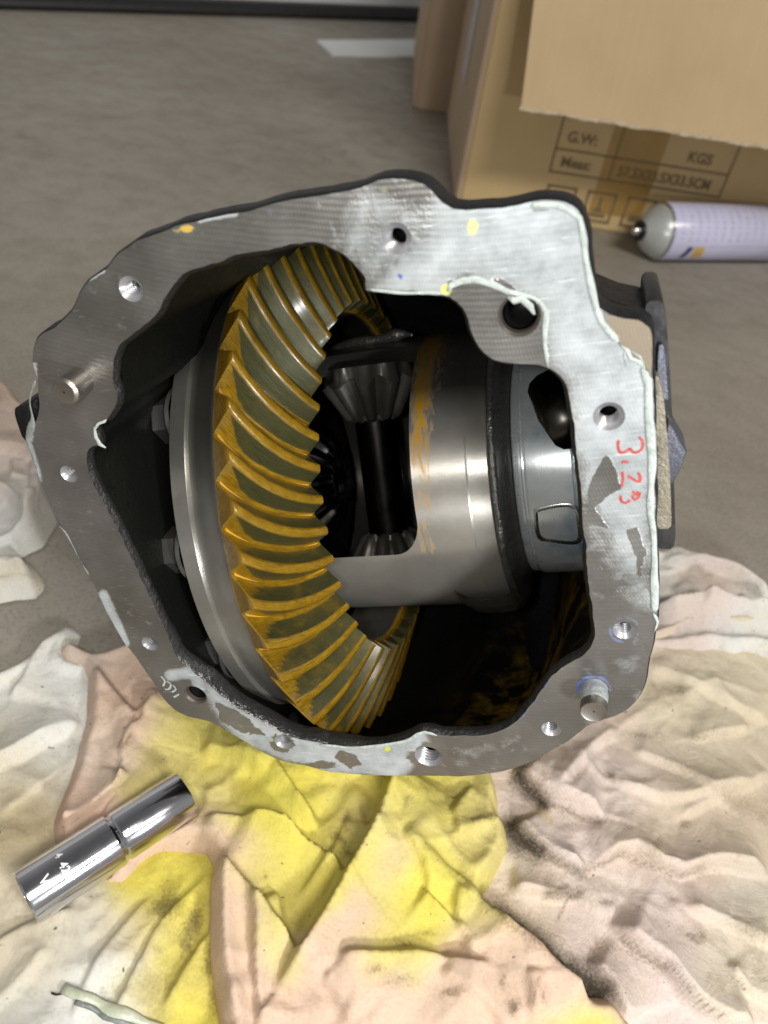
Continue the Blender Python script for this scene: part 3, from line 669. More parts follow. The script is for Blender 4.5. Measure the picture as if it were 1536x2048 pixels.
# sealant beads
def bead(P, r, n_off=.0002, flat=.6, mat='sealant', name='sealant_bead', wob=.25, step=.0016):
    Q = catmull(faces(P), step, False); k = np.arange(len(Q)); rr_ = r*(1+wob*(vnoise(k, k*0, 3.1, len(P))-.5)*2+wob*(vnoise(k, k*0, 9.1, 3+len(P))-.5)*2)
    rr_[0] *= .3; rr_[-1] *= .3; Q = Q+np.c_[vnoise(k, k*0, 4.3, 8)-.5, vnoise(k, k*0, 4.3, 12)-.5]*r*.8
    V, Fc = tube(L(ring3(Q, F-n_off)), rr_*.72, 10, flat*.6, (0, 0, 1)); return obj(name, fixn(mesh(name, V, Fc)), M[mat], hous)
bead([(1065,414),(1070,408),(1110,407),(1140,416),(1160,432),(1166,470),(1171,520),(1179,570),(1192,620),(1213,655),(1240,686)], .0010)
bead([(1285,735),(1297,765),(1299,830),(1301,900),(1303,980),(1306,1060),(1309,1130),(1312,1190),(1311,1225)], .0013, flat=.5)
bead([(897,582),(903,569),(925,560),(950,556),(985,564),(1018,581),(1050,590),(1078,604),(1091,625),(1088,660),(1088,695),(1095,728)], .0011)
bead([(1018,592),(1030,600),(1045,596),(1062,610),(1070,625)], .0014, wob=.5)
bead([(738,578),(790,583),(840,584),(885,588)], .0006)
bead([(875,1470),(850,1463),(835,1467),(822,1476),(800,1484),(770,1490),(735,1494),(690,1494),(640,1490)], .0009)
bead([(214,838),(210,842),(198,846),(190,856),(192,872),(200,886),(212,893)], .0009, wob=.5)
bead([(1240,688),(1256,700),(1262,716),(1280,722),(1292,736)], .0008, wob=.6); bead([(1252,694),(1250,712),(1253,732)], .0005, wob=.6)
bead([(1262,700),(1280,712),(1290,728)], .0005, wob=.6); bead([(1308,1225),(1316,1243),(1309,1262)], .0012, wob=.7)
bead([(1070,412),(1068,420),(1100,418)], .0004, mat='sealant_grey')
bead([(72,760),(60,800),(66,840),(56,880),(62,905),(72,935)], .0010, mat='sealant_grey', wob=.9)
bead([(118,1050),(130,1062),(146,1090),(160,1118),(178,1150)], .0007, mat='sealant_grey', wob=1.0)
# cast tab at the left edge
tab = faces([(36,812),(62,803),(80,793),(86,850),(60,880),(44,850)], F+.006); V, Fc = prism(catmull(tab, .002), F+.004, F+.016, .05)
obj('cast_lug', fixn(mesh('cast_lug', L(V), Fc)), M['rim'], hous)
# blue dye blots on the inner edge handled on the face; hand-written ratio on the face: 3.73 read sideways
def stroke(P, w, mat='red_ink'):
    Q = catmull(faces(P), .0006, False); k = np.arange(len(Q)); t = np.gradient(Q, axis=0); t /= np.linalg.norm(t, axis=1)[:, None]+1e-12; n_ = np.c_[-t[:, 1], t[:, 0]]
    ww = w*(.8+.4*vnoise(k, k*0, 2.3, len(P)*5)); a = Q+n_*ww[:, None]/2; b = Q-n_*ww[:, None]/2
    return np.r_[ring3(a, F-.00012), ring3(b, F-.00012)], [(i, i+1, len(Q)+i+1, len(Q)+i) for i in range(len(Q)-1)]
inkP = [stroke(p, .00075) for p in (
    [(1237,880),(1236,893),(1240,904),(1250,904),(1260,896)], [(1260,896),(1266,904),(1276,904),(1285,895),(1285,882),(1278,874)],
    [(1243,924),(1250,923),(1257,925)], [(1244,943),(1246,957),(1243,973)], [(1256,951),(1266,958),(1279,963),(1280,952),(1276,945)],
    [(1241,991),(1243,1003),(1251,1006),(1260,1000)], [(1265,990),(1268,1000),(1276,996),(1280,985)], [(1266,982),(1272,990),(1276,982)])]
V, Fc = join(inkP); obj('handwritten_ratio', mesh('handwritten_ratio', L(V), Fc, smooth=False), M['red_ink'], hous, label='red handwritten 3.73 reading sideways down the flange')
# small scribble in dried sealant near the lower left dowel hole
sc = [stroke(p, .0008) for p in ([(322,1352),(330,1362),(326,1372)], [(334,1362),(342,1368),(338,1378),(330,1378)], [(346,1370),(352,1378),(344,1384)], [(348,1394),(358,1388)])]
V, Fc = join(sc); obj('dried_smear', mesh('dried_smear', L(V), Fc, smooth=False), M['sealant'], hous)
# axle tube end plates to the right, standing behind the face
def slab(name, P, n0, n1, mat, ins=.03, label=None, step=.002):
    Q = catmull(faces(P, n0), step); V, Fc = prism(Q, n0, n1, ins); o = obj(name, fixn(mesh(name, L(V), Fc)), mat, hous, label=label); autosmooth(o.data, 40); return o
slab('tube_flange', [(1292,600),(1300,593),(1316,592),(1326,598),(1332,625),(1338,700),(1343,780),(1346,850),(1348,930),(1350,1000),(1352,1080),(1349,1098),(1340,1105),(1322,1104),(1310,1080),(1296,900),(1290,740),(1288,640)], F+.012, F+.034, M['black_plate'])
slab('retainer_plate', [(1318,690),(1326,688),(1331,720),(1336,790),(1337,800),(1322,798),(1316,750)], F+.0108, F+.0125, M['bracket'], .02)
slab('end_ring', [(1306,745),(1318,750),(1327,790),(1333,850),(1337,900),(1341,960),(1343,1020),(1343,1055),(1337,1062),(1318,1062),(1306,1000),(1300,850)], F+.009, F+.026, M['tan_plate'])
slab('bracket_lug', [(1336,840),(1345,850),(1358,876),(1371,897),(1374,905),(1370,918),(1358,948),(1347,968),(1338,970),(1332,900)], F+.010, F+.020, M['bracket'], .12)
slab('tube_web', [(1190,585),(1206,592),(1240,606),(1290,618),(1300,640),(1290,720),(1210,680)], F+.012, F+.03, M['rim'], .02)
# casting ribs and lugs inside the left of the cavity
def hp(px, n): q = face(px, n); return np.array([q[0], q[1], n])
ribm = metal('dark_rib', (.055, .052, .048), (.09, .086, .08), (.28, .42), 120, .3, .001, metallic=.5)
rib = catmull([hp((258,955), 0.245), hp((262,1010), 0.242), hp((275,1080), 0.238), hp((300,1150), 0.233), hp((340,1210), 0.230), hp((385,1255), 0.232)], .003, False)
V, Fc = tube(L(rib), np.linspace(.004, .0085, len(rib)), 14); obj('casting_rib', fixn(mesh('casting_rib', V, Fc)), ribm, hous)
lug = catmull([hp((390,1210), 0.232), hp((372,1230), 0.227), hp((362,1262), 0.226), hp((372,1300), 0.235)], .002, False)
V, Fc = tube(L(lug), np.linspace(.004, .009, len(lug)), 14); obj('casting_lug', fixn(mesh('casting_lug', V, Fc)), ribm, hous)
cap = catmull([hp((205,950), 0.255), hp((262,948), 0.255), hp((330,985), 0.270), hp((345,1000), 0.280)], .003, False)
V, Fc = tube(L(cap), .006, 12); obj('bearing_cap', fixn(mesh('bearing_cap', V, Fc)), M['dark_steel'], hous)
# right bearing cup and adjuster, seated in the housing
BO = np.array([0, D0, N0])
def bearing():
    prof = [(-0.0410, 0.0300), (-0.0410, 0.0455), (-0.0403, 0.0462), (-0.0380, 0.0464), (-0.0377, 0.0452), (-0.0370, 0.0452), (-0.0367, 0.0468), (-0.0355, 0.0472), (-0.0195, 0.0472), (-0.0190, 0.0460), (-0.0185, 0.0472), (-0.0105, 0.0472), (-0.0095, 0.0460)]
    V, Fc = lathe(prof, 160); s = obj('bearing_adjuster', mesh('bearing_adjuster', V, Fc), None, hous, Matrix.Translation(BO-HL), 'bright scratched bearing adjuster ring'); return s
ba = bearing(); autosmooth(ba.data, 50)
def adj_mat():
    t = NT('scratched_bright_ring'); v = t.coord(); g = t.noise(v, 35, 5); q = t.coord(scale=(1, .03, .03)); f = t.noise(q, 1800, 3)
    s = t.coord(scale=(1, 1, 12)); s.node.inputs['Rotation'].default_value = (.5, .9, .3); sc_ = t.noise(s, 60, 4, .7)
    colr = t.mix(t.mr(g, .3, .7), (.55, .59, .60), (.78, .82, .83)); colr = t.mix(t.mr(g, .55, .66), colr, (.42, .52, .58)); colr = t.mix(t.mr(sc_, .66, .69), colr, (.9, .9, .9))
    tg = t.n('Tangent', direction_type='RADIAL', axis='X'); t.set(Anisotropic=.75, Anisotropic_Rotation=.25, Tangent=tg.outputs[0]); t.set(Base_Color=colr, Metallic=.60, Roughness=t.mr(g, .3, .7, .20, .36), Normal=t.bump(f, .15, .0003)); return t.m
ba.data.materials.append(adj_mat())
def cylhit(p, R):
    r = ray(p); q = np.array([r@D, r@N]); c = np.array([D0, N0]); a_ = q@q; b_ = -2*q@c; c_ = c@c-R*R; disc = max(0, b_*b_-4*a_*c_)
    t = (-b_-math.sqrt(disc))/2/a_; return t*(r@A), math.atan2(t*q[0]-D0, -(t*q[1]-N0))
pk = [cylhit(p, .0473) for p in [(1068,1030),(1075,1016),(1153,1012),(1160,1084),(1100,1083),(1075,1075)]]
pq = catmull(np.array([(a, ph*.0473) for a, ph in pk]), .0015)
def cyl_patch(pq, R, lift): return np.c_[pq[:, 0], (R+lift)*np.sin(pq[:, 1]/.0473), -(R+lift)*np.cos(pq[:, 1]/.0473)]
cc = pq.mean(0); V, Fc = loft([cyl_patch(pq, .0473, .0003), cyl_patch(cc+(pq-cc)*.93, .0473, .0006), cyl_patch(cc+(pq-cc)*.8, .0473, -.00035), cyl_patch(cc+(pq-cc)*.1, .0473, -.0003)], True, False, True)
obj('adjuster_notch', fixn(mesh('adjuster_notch', V, Fc)), M['bright_steel'], hous, Matrix.Translation(BO-HL), 'recessed notch of the bright adjuster ring')
# bearing cap arm behind the right wall
V, Fc = tube(L([hp((1100,770), 0.255), hp((1120,820), 0.245), hp((1150,860), 0.235)]), .008, 12); obj('cap_arm', fixn(mesh('cap_arm', V, Fc)), M['dark_steel'], hous)

# ------------------------------------------------------------------ carrier with ring gear
car = thing('differential_carrier', 'steel differential carrier with ring gear seated inside the open housing', 'gear carrier', KM(BO))
def axle_angle(V, a0, a1): ph = np.arctan2(V[:, 1], -V[:, 2]); return ph
# case with a window cut through it
prof = [(-.138, .0490), (-.138, .0590), (-.118, .0594), (-.0563, .0594), (-.0556, .0590), (-.0484, .0580), (-.0480, .0574), (-.0480, .049), (-.138, .049)]
def finer(prof, step):
    out = []
    for (a, r), (b, s) in zip(prof[:-1], prof[1:]):
        m = max(1, int(math.hypot(b-a, s-r)/step)); out += [(a+(b-a)*t/m, r+(s-r)*t/m) for t in range(m)]
    return out
pf = finer(prof, .004); V, Fc = lathe(pf+[pf[0]], 180)
me = mesh('carrier_case', V, Fc)
bmx = bmesh.new(); bmx.from_mesh(me); bmesh.ops.remove_doubles(bmx, verts=bmx.verts, dist=1e-6); bmesh.ops.recalc_face_normals(bmx, faces=bmx.faces); bmx.to_mesh(me); bmx.free()
case = obj('carrier_case', me, M['case'], car)
phc = math.radians(-43); hh = .0432; xr = -.0768; xl = -.126; rc = .011; o4 = []
for cx_, cy_, a0 in ((xr-rc*.3, -hh+rc*.3, -90), (xr-rc, hh-rc, 0), (xl+rc, hh-rc, 90), (xl+rc, -hh+rc, 180)):
    rq = rc*.3 if a0 == -90 else rc
    for k in range(9): a_ = math.radians(a0+90*k/8); o4.append((cx_+rq*math.cos(a_), cy_+rq*math.sin(a_)))
o4 = np.array(o4); tdir = np.array([math.cos(phc), math.sin(phc)]); rdir = np.array([math.sin(phc), -math.cos(phc)])
def cutring(r): return np.c_[o4[:, 0], o4[:, 1]*tdir[0]+r*rdir[0], o4[:, 1]*tdir[1]+r*rdir[1]]
V, Fc = loft([cutring(.02), cutring(.08)], True, True, True); cut = obj('cutter', fixn(mesh('cutter', V, Fc)), None, car)
md_ = case.modifiers.new('b', 'BOOLEAN'); md_.operation = 'DIFFERENCE'; md_.object = cut; md_.solver = 'EXACT'
bpy.context.view_layer.update(); me2 = bpy.data.meshes.new_from_object(case.evaluated_get(bpy.context.evaluated_depsgraph_get()))
case.modifiers.clear(); case.data = me2; bpy.data.objects.remove(cut)
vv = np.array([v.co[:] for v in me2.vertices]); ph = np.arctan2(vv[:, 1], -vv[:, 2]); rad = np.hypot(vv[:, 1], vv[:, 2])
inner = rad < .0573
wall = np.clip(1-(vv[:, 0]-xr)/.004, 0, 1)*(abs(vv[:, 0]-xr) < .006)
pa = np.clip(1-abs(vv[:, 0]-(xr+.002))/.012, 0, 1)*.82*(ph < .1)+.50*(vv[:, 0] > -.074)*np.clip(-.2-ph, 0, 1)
for k, arr in (('paint', pa*(~inner)), ('darken', np.where(inner & (vv[:, 0] < -.0483), .80, np.clip((-ph-.80)/.25, 0, 1)*.9))):  # second mask darkens the inside and the upper side of the case
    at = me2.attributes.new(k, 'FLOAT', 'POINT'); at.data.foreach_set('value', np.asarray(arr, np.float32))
autosmooth(me2, 4.5)
# dark groove and rough shoulder between case and bearing, rough lobe under the case
V, Fc = lathe(finer([(-.0479, .0570), (-.0475, .0592), (-.0450, .0587), (-.0446, .050), (-.0415, .0465), (-.0405, .03)], .0012), 180)
rn = 1+.012*(fbm(V[:, 1]*1+V[:, 0], V[:, 2], .003, 3)-.5); V[:, 1:] *= rn[:, None]
obj('carrier_shoulder', mesh('carrier_shoulder', V, Fc), M['rough_grey'], car)
V, Fc = lathe(finer([(-.070, .054), (-.069, .0605), (-.064, .0630), (-.058, .0634), (-.050, .0632), (-.0462, .061), (-.0457, .054)], .002), 60, math.radians(26), math.radians(150))
rn = 1+.012*(fbm(V[:, 1]+V[:, 0], V[:, 2], .003, 3)-.5); V[:, 1:] *= rn[:, None]
obj('carrier_lobe', mesh('carrier_lobe', V, Fc), M['rough_grey'], car, label='rough cast underside of the carrier')
V, Fc = lathe([(-.160, .050), (-.160, .074), (-.152, .076), (-.142, .062), (-.138, .0588)], 120); obj('carrier_flange', mesh('carrier_flange', V, Fc), M['dark_steel'], car)
# ring gear blank
NTH = 43
def crest(s):  # s: 0 heel .. 1 toe -> axial, radius of the tooth crest
    return -.1208+s*.0155, .1155-s*.0370
def root(s):
    a_, r_ = crest(s); h = .0092-.0026*s; return a_-h*.90, r_-h*.386-.0034*max(0, 1-s)**3
a_h, r_h = root(0); a_t, r_t = root(1)
gp = finer([(-.150, .074), (-.1516, .088), (-.1516, .1028), (-.1508, .1038), (-.1449, .1040), (-.1443, .1034), (-.1440, .1026), (-.1335, .1060), (a_h-.0010, r_h-.0006), (a_h, r_h), (a_t, r_t), (a_t-.0006, r_t-.0016), (-.126, .0725), (-.140, .072)], .003)
V, Fc = lathe(gp, 240)
ri = np.hypot(V[:, 1], V[:, 2]); ph = np.arctan2(V[:, 1], -V[:, 2])
conem = (V[:, 0] > a_h-.002) & (ri > r_t-.002)
pa = np.where(conem, 1.4, np.clip(1-abs(V[:, 0]-(a_h-.002))/.0035, 0, 1)*.5)
darken = np.clip((-ph-.15)/.45, 0, 1)*.86*(ri < .1105)*(V[:, 0] > -.1435)*(~conem)+np.clip((-ph-.30)/.30, 0, 1)*.55*(V[:, 0] <= -.1435)  # shade painted into band and cone colour over the upper arc
me = fixn(mesh('ring_gear', V, Fc, attrs={'paint': pa, 'darken': darken})); rg = obj('ring_gear', me, M['gear_band'], car, label='ring gear blank whose teeth are coated in yellow marking compound'); autosmooth(me, 28)
# one spiral tooth; every tooth is a copy turned about the axle
def tooth_mesh():
    NS = 22; prof = []
    # lateral position (fraction of half pitch) and height fraction, left flank to right flank
    pr = [(-1.02, -.06), (-.95, .01), (-.87, .07), (-.80, .14), (-.68, .32), (-.55, .50), (-.41, .68), (-.31, .86), (-.26, .92), (-.20, .97), (-.13, 1.0), (.13, 1.0), (.20, .97), (.26, .92), (.31, .86), (.41, .68), (.55, .50), (.68, .32), (.80, .14), (.87, .07), (.95, .01), (1.02, -.06)]
    V = []; con = []; st = []
    pitch = 2*math.pi/NTH; offs = math.radians(10.5)
    for k in range(-1, NS+2):
        s = k/NS; sc_ = min(max(s, 0), 1); ends = (k < 0 or k > NS)
        ca_, cr_ = crest(sc_); ra_, rr0 = root(sc_); ph0 = offs*(1.50*sc_-.50*sc_*sc_)
        for x, h in pr:
            hh_ = h if not ends else h
            a_ = ra_+(ca_-ra_)*hh_; r_ = rr0+(cr_-rr0)*hh_
            if k < 0: q = .0012*(1-hh_)+.0004; a_ -= q*.8; r_ += q*.1      # heel end face slopes down the blank
            if k > NS: q = .0016*(1-hh_)+.0004; a_ += q*.1; r_ -= q*.7
            wsc = .97+.03*sc_; p = ph0+x*pitch/2*wsc
            rr_ = r_; V.append((a_, rr_*math.sin(p), -rr_*math.cos(p)))
            fl_ = 1 if (abs(x) > .3 and .16 < h < .88) else 0
            lo_ = .0; hl_ = .05+.72*(1-smooth01((s+.04)/.32)); lim = np.clip((h-hl_)/.10, 0, 1)*np.clip((.94-h)/.06, 0, 1)
            along_ = np.clip((s-lo_)/.05, 0, 1)
            con.append(lim*along_ if x > 0 else lim*along_*.9); st.append((s*3, h, 0 if x > 0 else 5))
    n = len(pr); Fc = []
    for k in range(NS+2):
        for i in range(n-1): Fc.append((k*n+i, k*n+i+1, (k+1)*n+i+1, (k+1)*n+i))
    Fc.append(tuple(range(n))[::-1]); Fc.append(tuple((NS+2)*n+i for i in range(n)))
    me = mesh('gear_tooth', V, Fc, attrs={'contact': con, 'st': np.array(st)}); fixn(me); autosmooth(me, 50); return me
tm = tooth_mesh(); tm.materials.append(M['tooth'])
t0 = obj('gear_tooth', tm, None, rg)
PH0 = -33.4
for k in range(NTH):
    t = t0 if k == 0 else t0.copy()
    if k: col.objects.link(t); t.parent = rg
    t.matrix_basis = Matrix.Rotation(math.radians(PH0+k*360/NTH), 4, 'X')
# ring gear bolts on the back
def hexbolt():
    parts = [lathe([(-.1516, .0115), (-.1531, .0118), (-.1546, .0105), (-.1548, .0094)], 32)]
    h = []
    for a_ in (-.1546, -.1611, -.1621):
        r_ = .0088 if a_ > -.1616 else .0078; th = np.arange(6)*math.pi/3; h.append(np.c_[np.full(6, a_), r_*np.sin(th), -r_*np.cos(th)])
    parts.append(loft(h, True, False, True)); V, Fc = join(parts); me = fixn(mesh('ring_gear_bolt', V, Fc)); autosmooth(me, 25); return me
bme = hexbolt(); M['bolt'] = metal('oiled_bolt_steel', (.08, .078, .074), (.14, .135, .13), (.22, .36), 150, .1, metallic=.7); bme.materials.append(M['bolt']); b0 = obj('ring_gear_bolt', bme, None, car)
for k in range(12):
    b = b0 if k == 0 else b0.copy()
    if k: col.objects.link(b); b.parent = car
    ph_ = math.radians(-45+30*k); b.matrix_basis = Matrix.Translation((0, .0925*math.sin(ph_), -.0925*math.cos(ph_)))
# cross pin and bevel gears inside the case
PA = -.107; pd = math.radians(-110); pdir = np.array([0, math.sin(pd), -math.cos(pd)])
mz = Matrix.Translation((PA, 0, 0)) @ Vector(pdir).to_track_quat('Z', 'X').to_matrix().to_4x4()
V, Fc = lathe([(-.050, .0005), (-.050, .0092), (.050, .0092), (.050, .0005)], 48, axis='z')
pin = obj('cross_pin', mesh('cross_pin', V, Fc), M['black_steel'], car, mz); autosmooth(pin.data)
def bevel(nt, r1, z1, r0, z0, depth):
    """bevel gear along +z: big end (r1,z1), small end (r0,z0), apex towards the origin"""
    m = nt*10; th = 2*math.pi*np.arange(m)/m; w = np.clip(1.7*np.cos(nt*th)+.15, -1, 1)*.5+.5; R = []
    R.append(np.c_[0*th+.0076*np.cos(th), .0076*np.sin(th), th*0+z0]); R.append(np.c_[r0*.72*np.cos(th), r0*.72*np.sin(th), th*0+z0-.001])
    for t in (0, .02, .25, .5, .75, .97, 1):
        r_ = r0+(r1-r0)*t; z_ = z0+(z1-z0)*t; dd_ = depth*(.6+.4*t)*(1 if t not in (0, 1) else 1.0); e = .0006 if t in (0, 1) else 0
        rr_ = r_-(1-w)*dd_*.75-e; zz_ = z_+(1-w)*dd_*.65
        R.append(np.c_[rr_*np.cos(th), rr_*np.sin(th), zz_])
    R.append(np.c_[(r1-.003)*np.cos(th), (r1-.003)*np.sin(th), th*0+z1+.008]); R.append(np.c_[.008*np.cos(th), .008*np.sin(th), th*0+z1+.010])
    V, Fc = loft(R); me = fixn(mesh('bevel_gear', V, Fc)); autosmooth(me, 40); return me
M['spider'] = metal('dark_forged_gear', (.06, .057, .05), (.10, .095, .083), (.30, .42), 220, .15, metallic=.55)
bg_ = bevel(10, .0225, .0420, .0125, .0262, .0052)
sp1 = obj('spider_gear', bg_, M['spider'], car, mz @ Matrix.Rotation(.18, 4, 'Z'))
sp2 = sp1.copy(); col.objects.link(sp2); sp2.parent = car; sp2.matrix_basis = Matrix.Translation((PA, 0, 0)) @ Vector(-pdir).to_track_quat('Z', 'X').to_matrix().to_4x4()
sg = bevel(14, .0290, .0300, .0175, .0205, .0045); 
for sx_ in (-1, 1):
    obj('side_gear', sg, M['black_steel'], car, Matrix.Translation((PA, 0, 0)) @ Vector((sx_, 0, 0)).to_track_quat('Z', 'X').to_matrix().to_4x4() @ Matrix.Rotation(.2, 4, 'Z'))
V, Fc = lathe([(-.139, .0490), (-.139, .02), (-.141, .002)], 96); obj('case_end', mesh('case_end', V, Fc), M['dark_steel'], car)

we = catmull([hp((655,708), .312), hp((700,690), .310), (hp((760,680), .308)), hp((800,669), .307), hp((826,670), .304)], .0015, False)-BO
kk = np.arange(len(we)); V, Fc = tube(we, (.0026+.0012*(vnoise(kk, kk*0, 3, 2)-.5))*np.clip((len(we)-kk)/6., .3, 1), 12, .9); obj('window_rim', fixn(mesh('window_rim', V, Fc)), M['rough_grey'], car, label='rough cast rim along the top of the carrier window')

# ------------------------------------------------------------------ wrench socket
zs = .0225; q0 = on_z((50, 1797), zs); q1 = on_z((372, 1587), zs); sd = q1-q0; SLn = np.linalg.norm(sd); sz = Vector(sd/SLn); sxv = Vector((0, 0, 1)).cross(sz).normalized(); syv = sz.cross(sxv)
sm_ = Matrix(((sxv[0], syv[0], sz[0], q0[0]), (sxv[1], syv[1], sz[1], q0[1]), (sxv[2], syv[2], sz[2], q0[2]), (0, 0, 0, 1)))
sk = thing('wrench_socket', 'long chrome deep socket lying on the rags at the lower left', 'socket', sm_)
R1, R2 = .0112, .0106; G = SLn*.535
pf = [(.004, .0075), (.0002, .0082), (0, R1-.0008), (.0007, R1-.0001), (.0016, R1), (G-.0012, R1), (G-.0004, R1-.0004), (G, R1-.0013), (G+.0008, R1-.0014), (G+.0014, R2-.0003), (G+.0022, R2), (SLn-.0016, R2), (SLn-.0005, R2-.0002), (SLn, R2-.0009), (SLn-.0002, .0056), (SLn-.006, .0054), (SLn-.006, .0002)]
so = obj('socket_body', mesh('socket_body', *lathe(pf, 128, axis='z')), None, sk); autosmooth(so.data, 25)
def chrome():
    t = NT('scuffed_chrome'); v = t.coord(); g = t.noise(v, 60, 5); s = t.coord(scale=(.3, .3, 6)); s2 = t.noise(s, 220, 5, .7); w = t.noise(v, 900, 4)
    r = t.math('ADD', t.mr(g, .3, .7, .09, .17), t.mr(s2, .60, .75, 0, .10))
    t.set(Base_Color=t.mix(t.mr(g, .3, .7), (.58, .58, .62), (.70, .70, .74)), Metallic=1.0, Roughness=r, Normal=t.bump(g, .04, .0002)); return t.m
so.data.materials.append(chrome())
V, Fc = lathe([(.012, .0002), (.012, .0073), (.0035, .0075)], 6, axis='z'); obj('socket_mouth', mesh('socket_mouth', V, Fc, smooth=False), M['bore'], sk)
M['engrave'] = simple('engraved_mark', (.70, .70, .72), (.85, .85, .86), .5)
vc = sm_.inverted().to_3x3() @ Vector(CAM-q0); ac = math.atan2(vc.y, vc.x)
def ring_text(body, size, z0, a0, R, r=0):
    """lettering wrapped round the socket, reading along its girth"""
    c = bpy.data.curves.new('t', 'FONT'); c.body = body; c.size = size; c.offset = .00012; t = bpy.data.objects.new('tmp', c); col.objects.link(t); bpy.context.view_layer.update()
    me = bpy.data.meshes.new_from_object(t.evaluated_get(bpy.context.evaluated_depsgraph_get())); bpy.data.objects.remove(t)
    for v in me.vertices:
        x, y = v.co.x, v.co.y; a = a0+sg_*x/R; v.co = ((R+.00008)*math.cos(a), (R+.00008)*math.sin(a), z0+y)
    me.name = 'engraving'; me.materials.clear(); return obj('engraving', me, M['engrave'], sk)
sg_ = -1 if (sm_.to_3x3() @ Vector((-math.sin(ac), math.cos(ac), 0))) @ Vector(wdir([0, 1, 0])) < 0 else 1
ring_text('V-1', .0054, .0065, ac-sg_*.30, R1); ring_text('4', .0038, .0150, ac-sg_*.75, R1); ring_text('423', .0044, .0146, ac-sg_*.35, R1)

# ------------------------------------------------------------------ rags
def RIDGE(x, y, s, o): return 1-np.abs(2*fbm(x, y, s, 3, o)-1)
def pxof(W):                                       # photo pixel of world points (used to lay dye, grime and fold shade)
    C = (W-CAM)@MW; return np.c_[C[:, 0]/C[:, 2]*FPX+CX, C[:, 1]/C[:, 2]*FPX+CY]
def rag_mat(name, scale=1.0):
    t = NT(name); v = t.coord('Object'); c = t.attr('dye').outputs['Color']
    a = t.noise(v, 700, 5, .75); b = t.noise(v, 45, 6, .7, .6); w1 = t.n('TexWave', wave_type='BANDS', bands_direction='X'); w2 = t.n('TexWave', wave_type='BANDS', bands_direction='Y')
    rot = t.n('Mapping'); t.l(v, rot.inputs[0]); rot.inputs['Rotation'].default_value = (0, 0, .5)
    for w in (w1, w2): t.l(rot.outputs[0], w.inputs[0]); w.inputs['Scale'].default_value = 500; w.inputs['Distortion'].default_value = 1.5
    wv = t.math('MULTIPLY', w1.outputs['Fac'], w2.outputs['Fac'])
    colr = t.mix(t.mr(b, .56, .76, 0, .38), c, (.30, .25, .14), 'MULTIPLY')
    d = t.attr('dirt').outputs['Fac']; e = t.math('ADD', t.mr(d, 0, 1, 0, .75), t.mr(a, .3, .7, -.0, .35)); dm_ = t.mr(e, .40, .92)
    colr = t.mix(t.mr(e, .16, .50, 0, .42), colr, (.30, .24, .16), 'MULTIPLY'); colr = t.mix(dm_, colr, (.035, .029, .023))
    sp = t.mr(t.noise(v, 330, 2, .5), .735, .76); colr = t.mix(t.math('MULTIPLY', sp, .75), colr, (.05, .035, .02))
    colr = t.mix(t.mr(wv, 0, 1, .16, 0), colr, (.25, .2, .12))
    nb = t.bump(wv, .40, .0003); nb = t.bump(a, .35, .0004, nb); nb = t.bump(b, .6, .0025, nb); cr = t.n('TexNoise'); t.l(v, cr.inputs['Vector']); cr.inputs['Scale'].default_value = 55; cr.noise_type = 'RIDGED_MULTIFRACTAL'; cr.inputs['Detail'].default_value = 3; cr.inputs['Distortion'].default_value = .8; nb = t.bump(cr.outputs['Fac'], .45, .0022, nb)
    t.set(Base_Color=colr, Roughness=.85, Normal=nb, Specular_IOR_Level=.15); return t.m
M['rag'] = rag_mat('stained_rag_cloth')
RAGH = []
def rag_z(p):
    return max([float(z[((V-p)**2).sum(1).argsort()[:6]].max()) if ((V-p)**2).sum(1).min() < 1e-5 else 0 for V, z in RAGH])
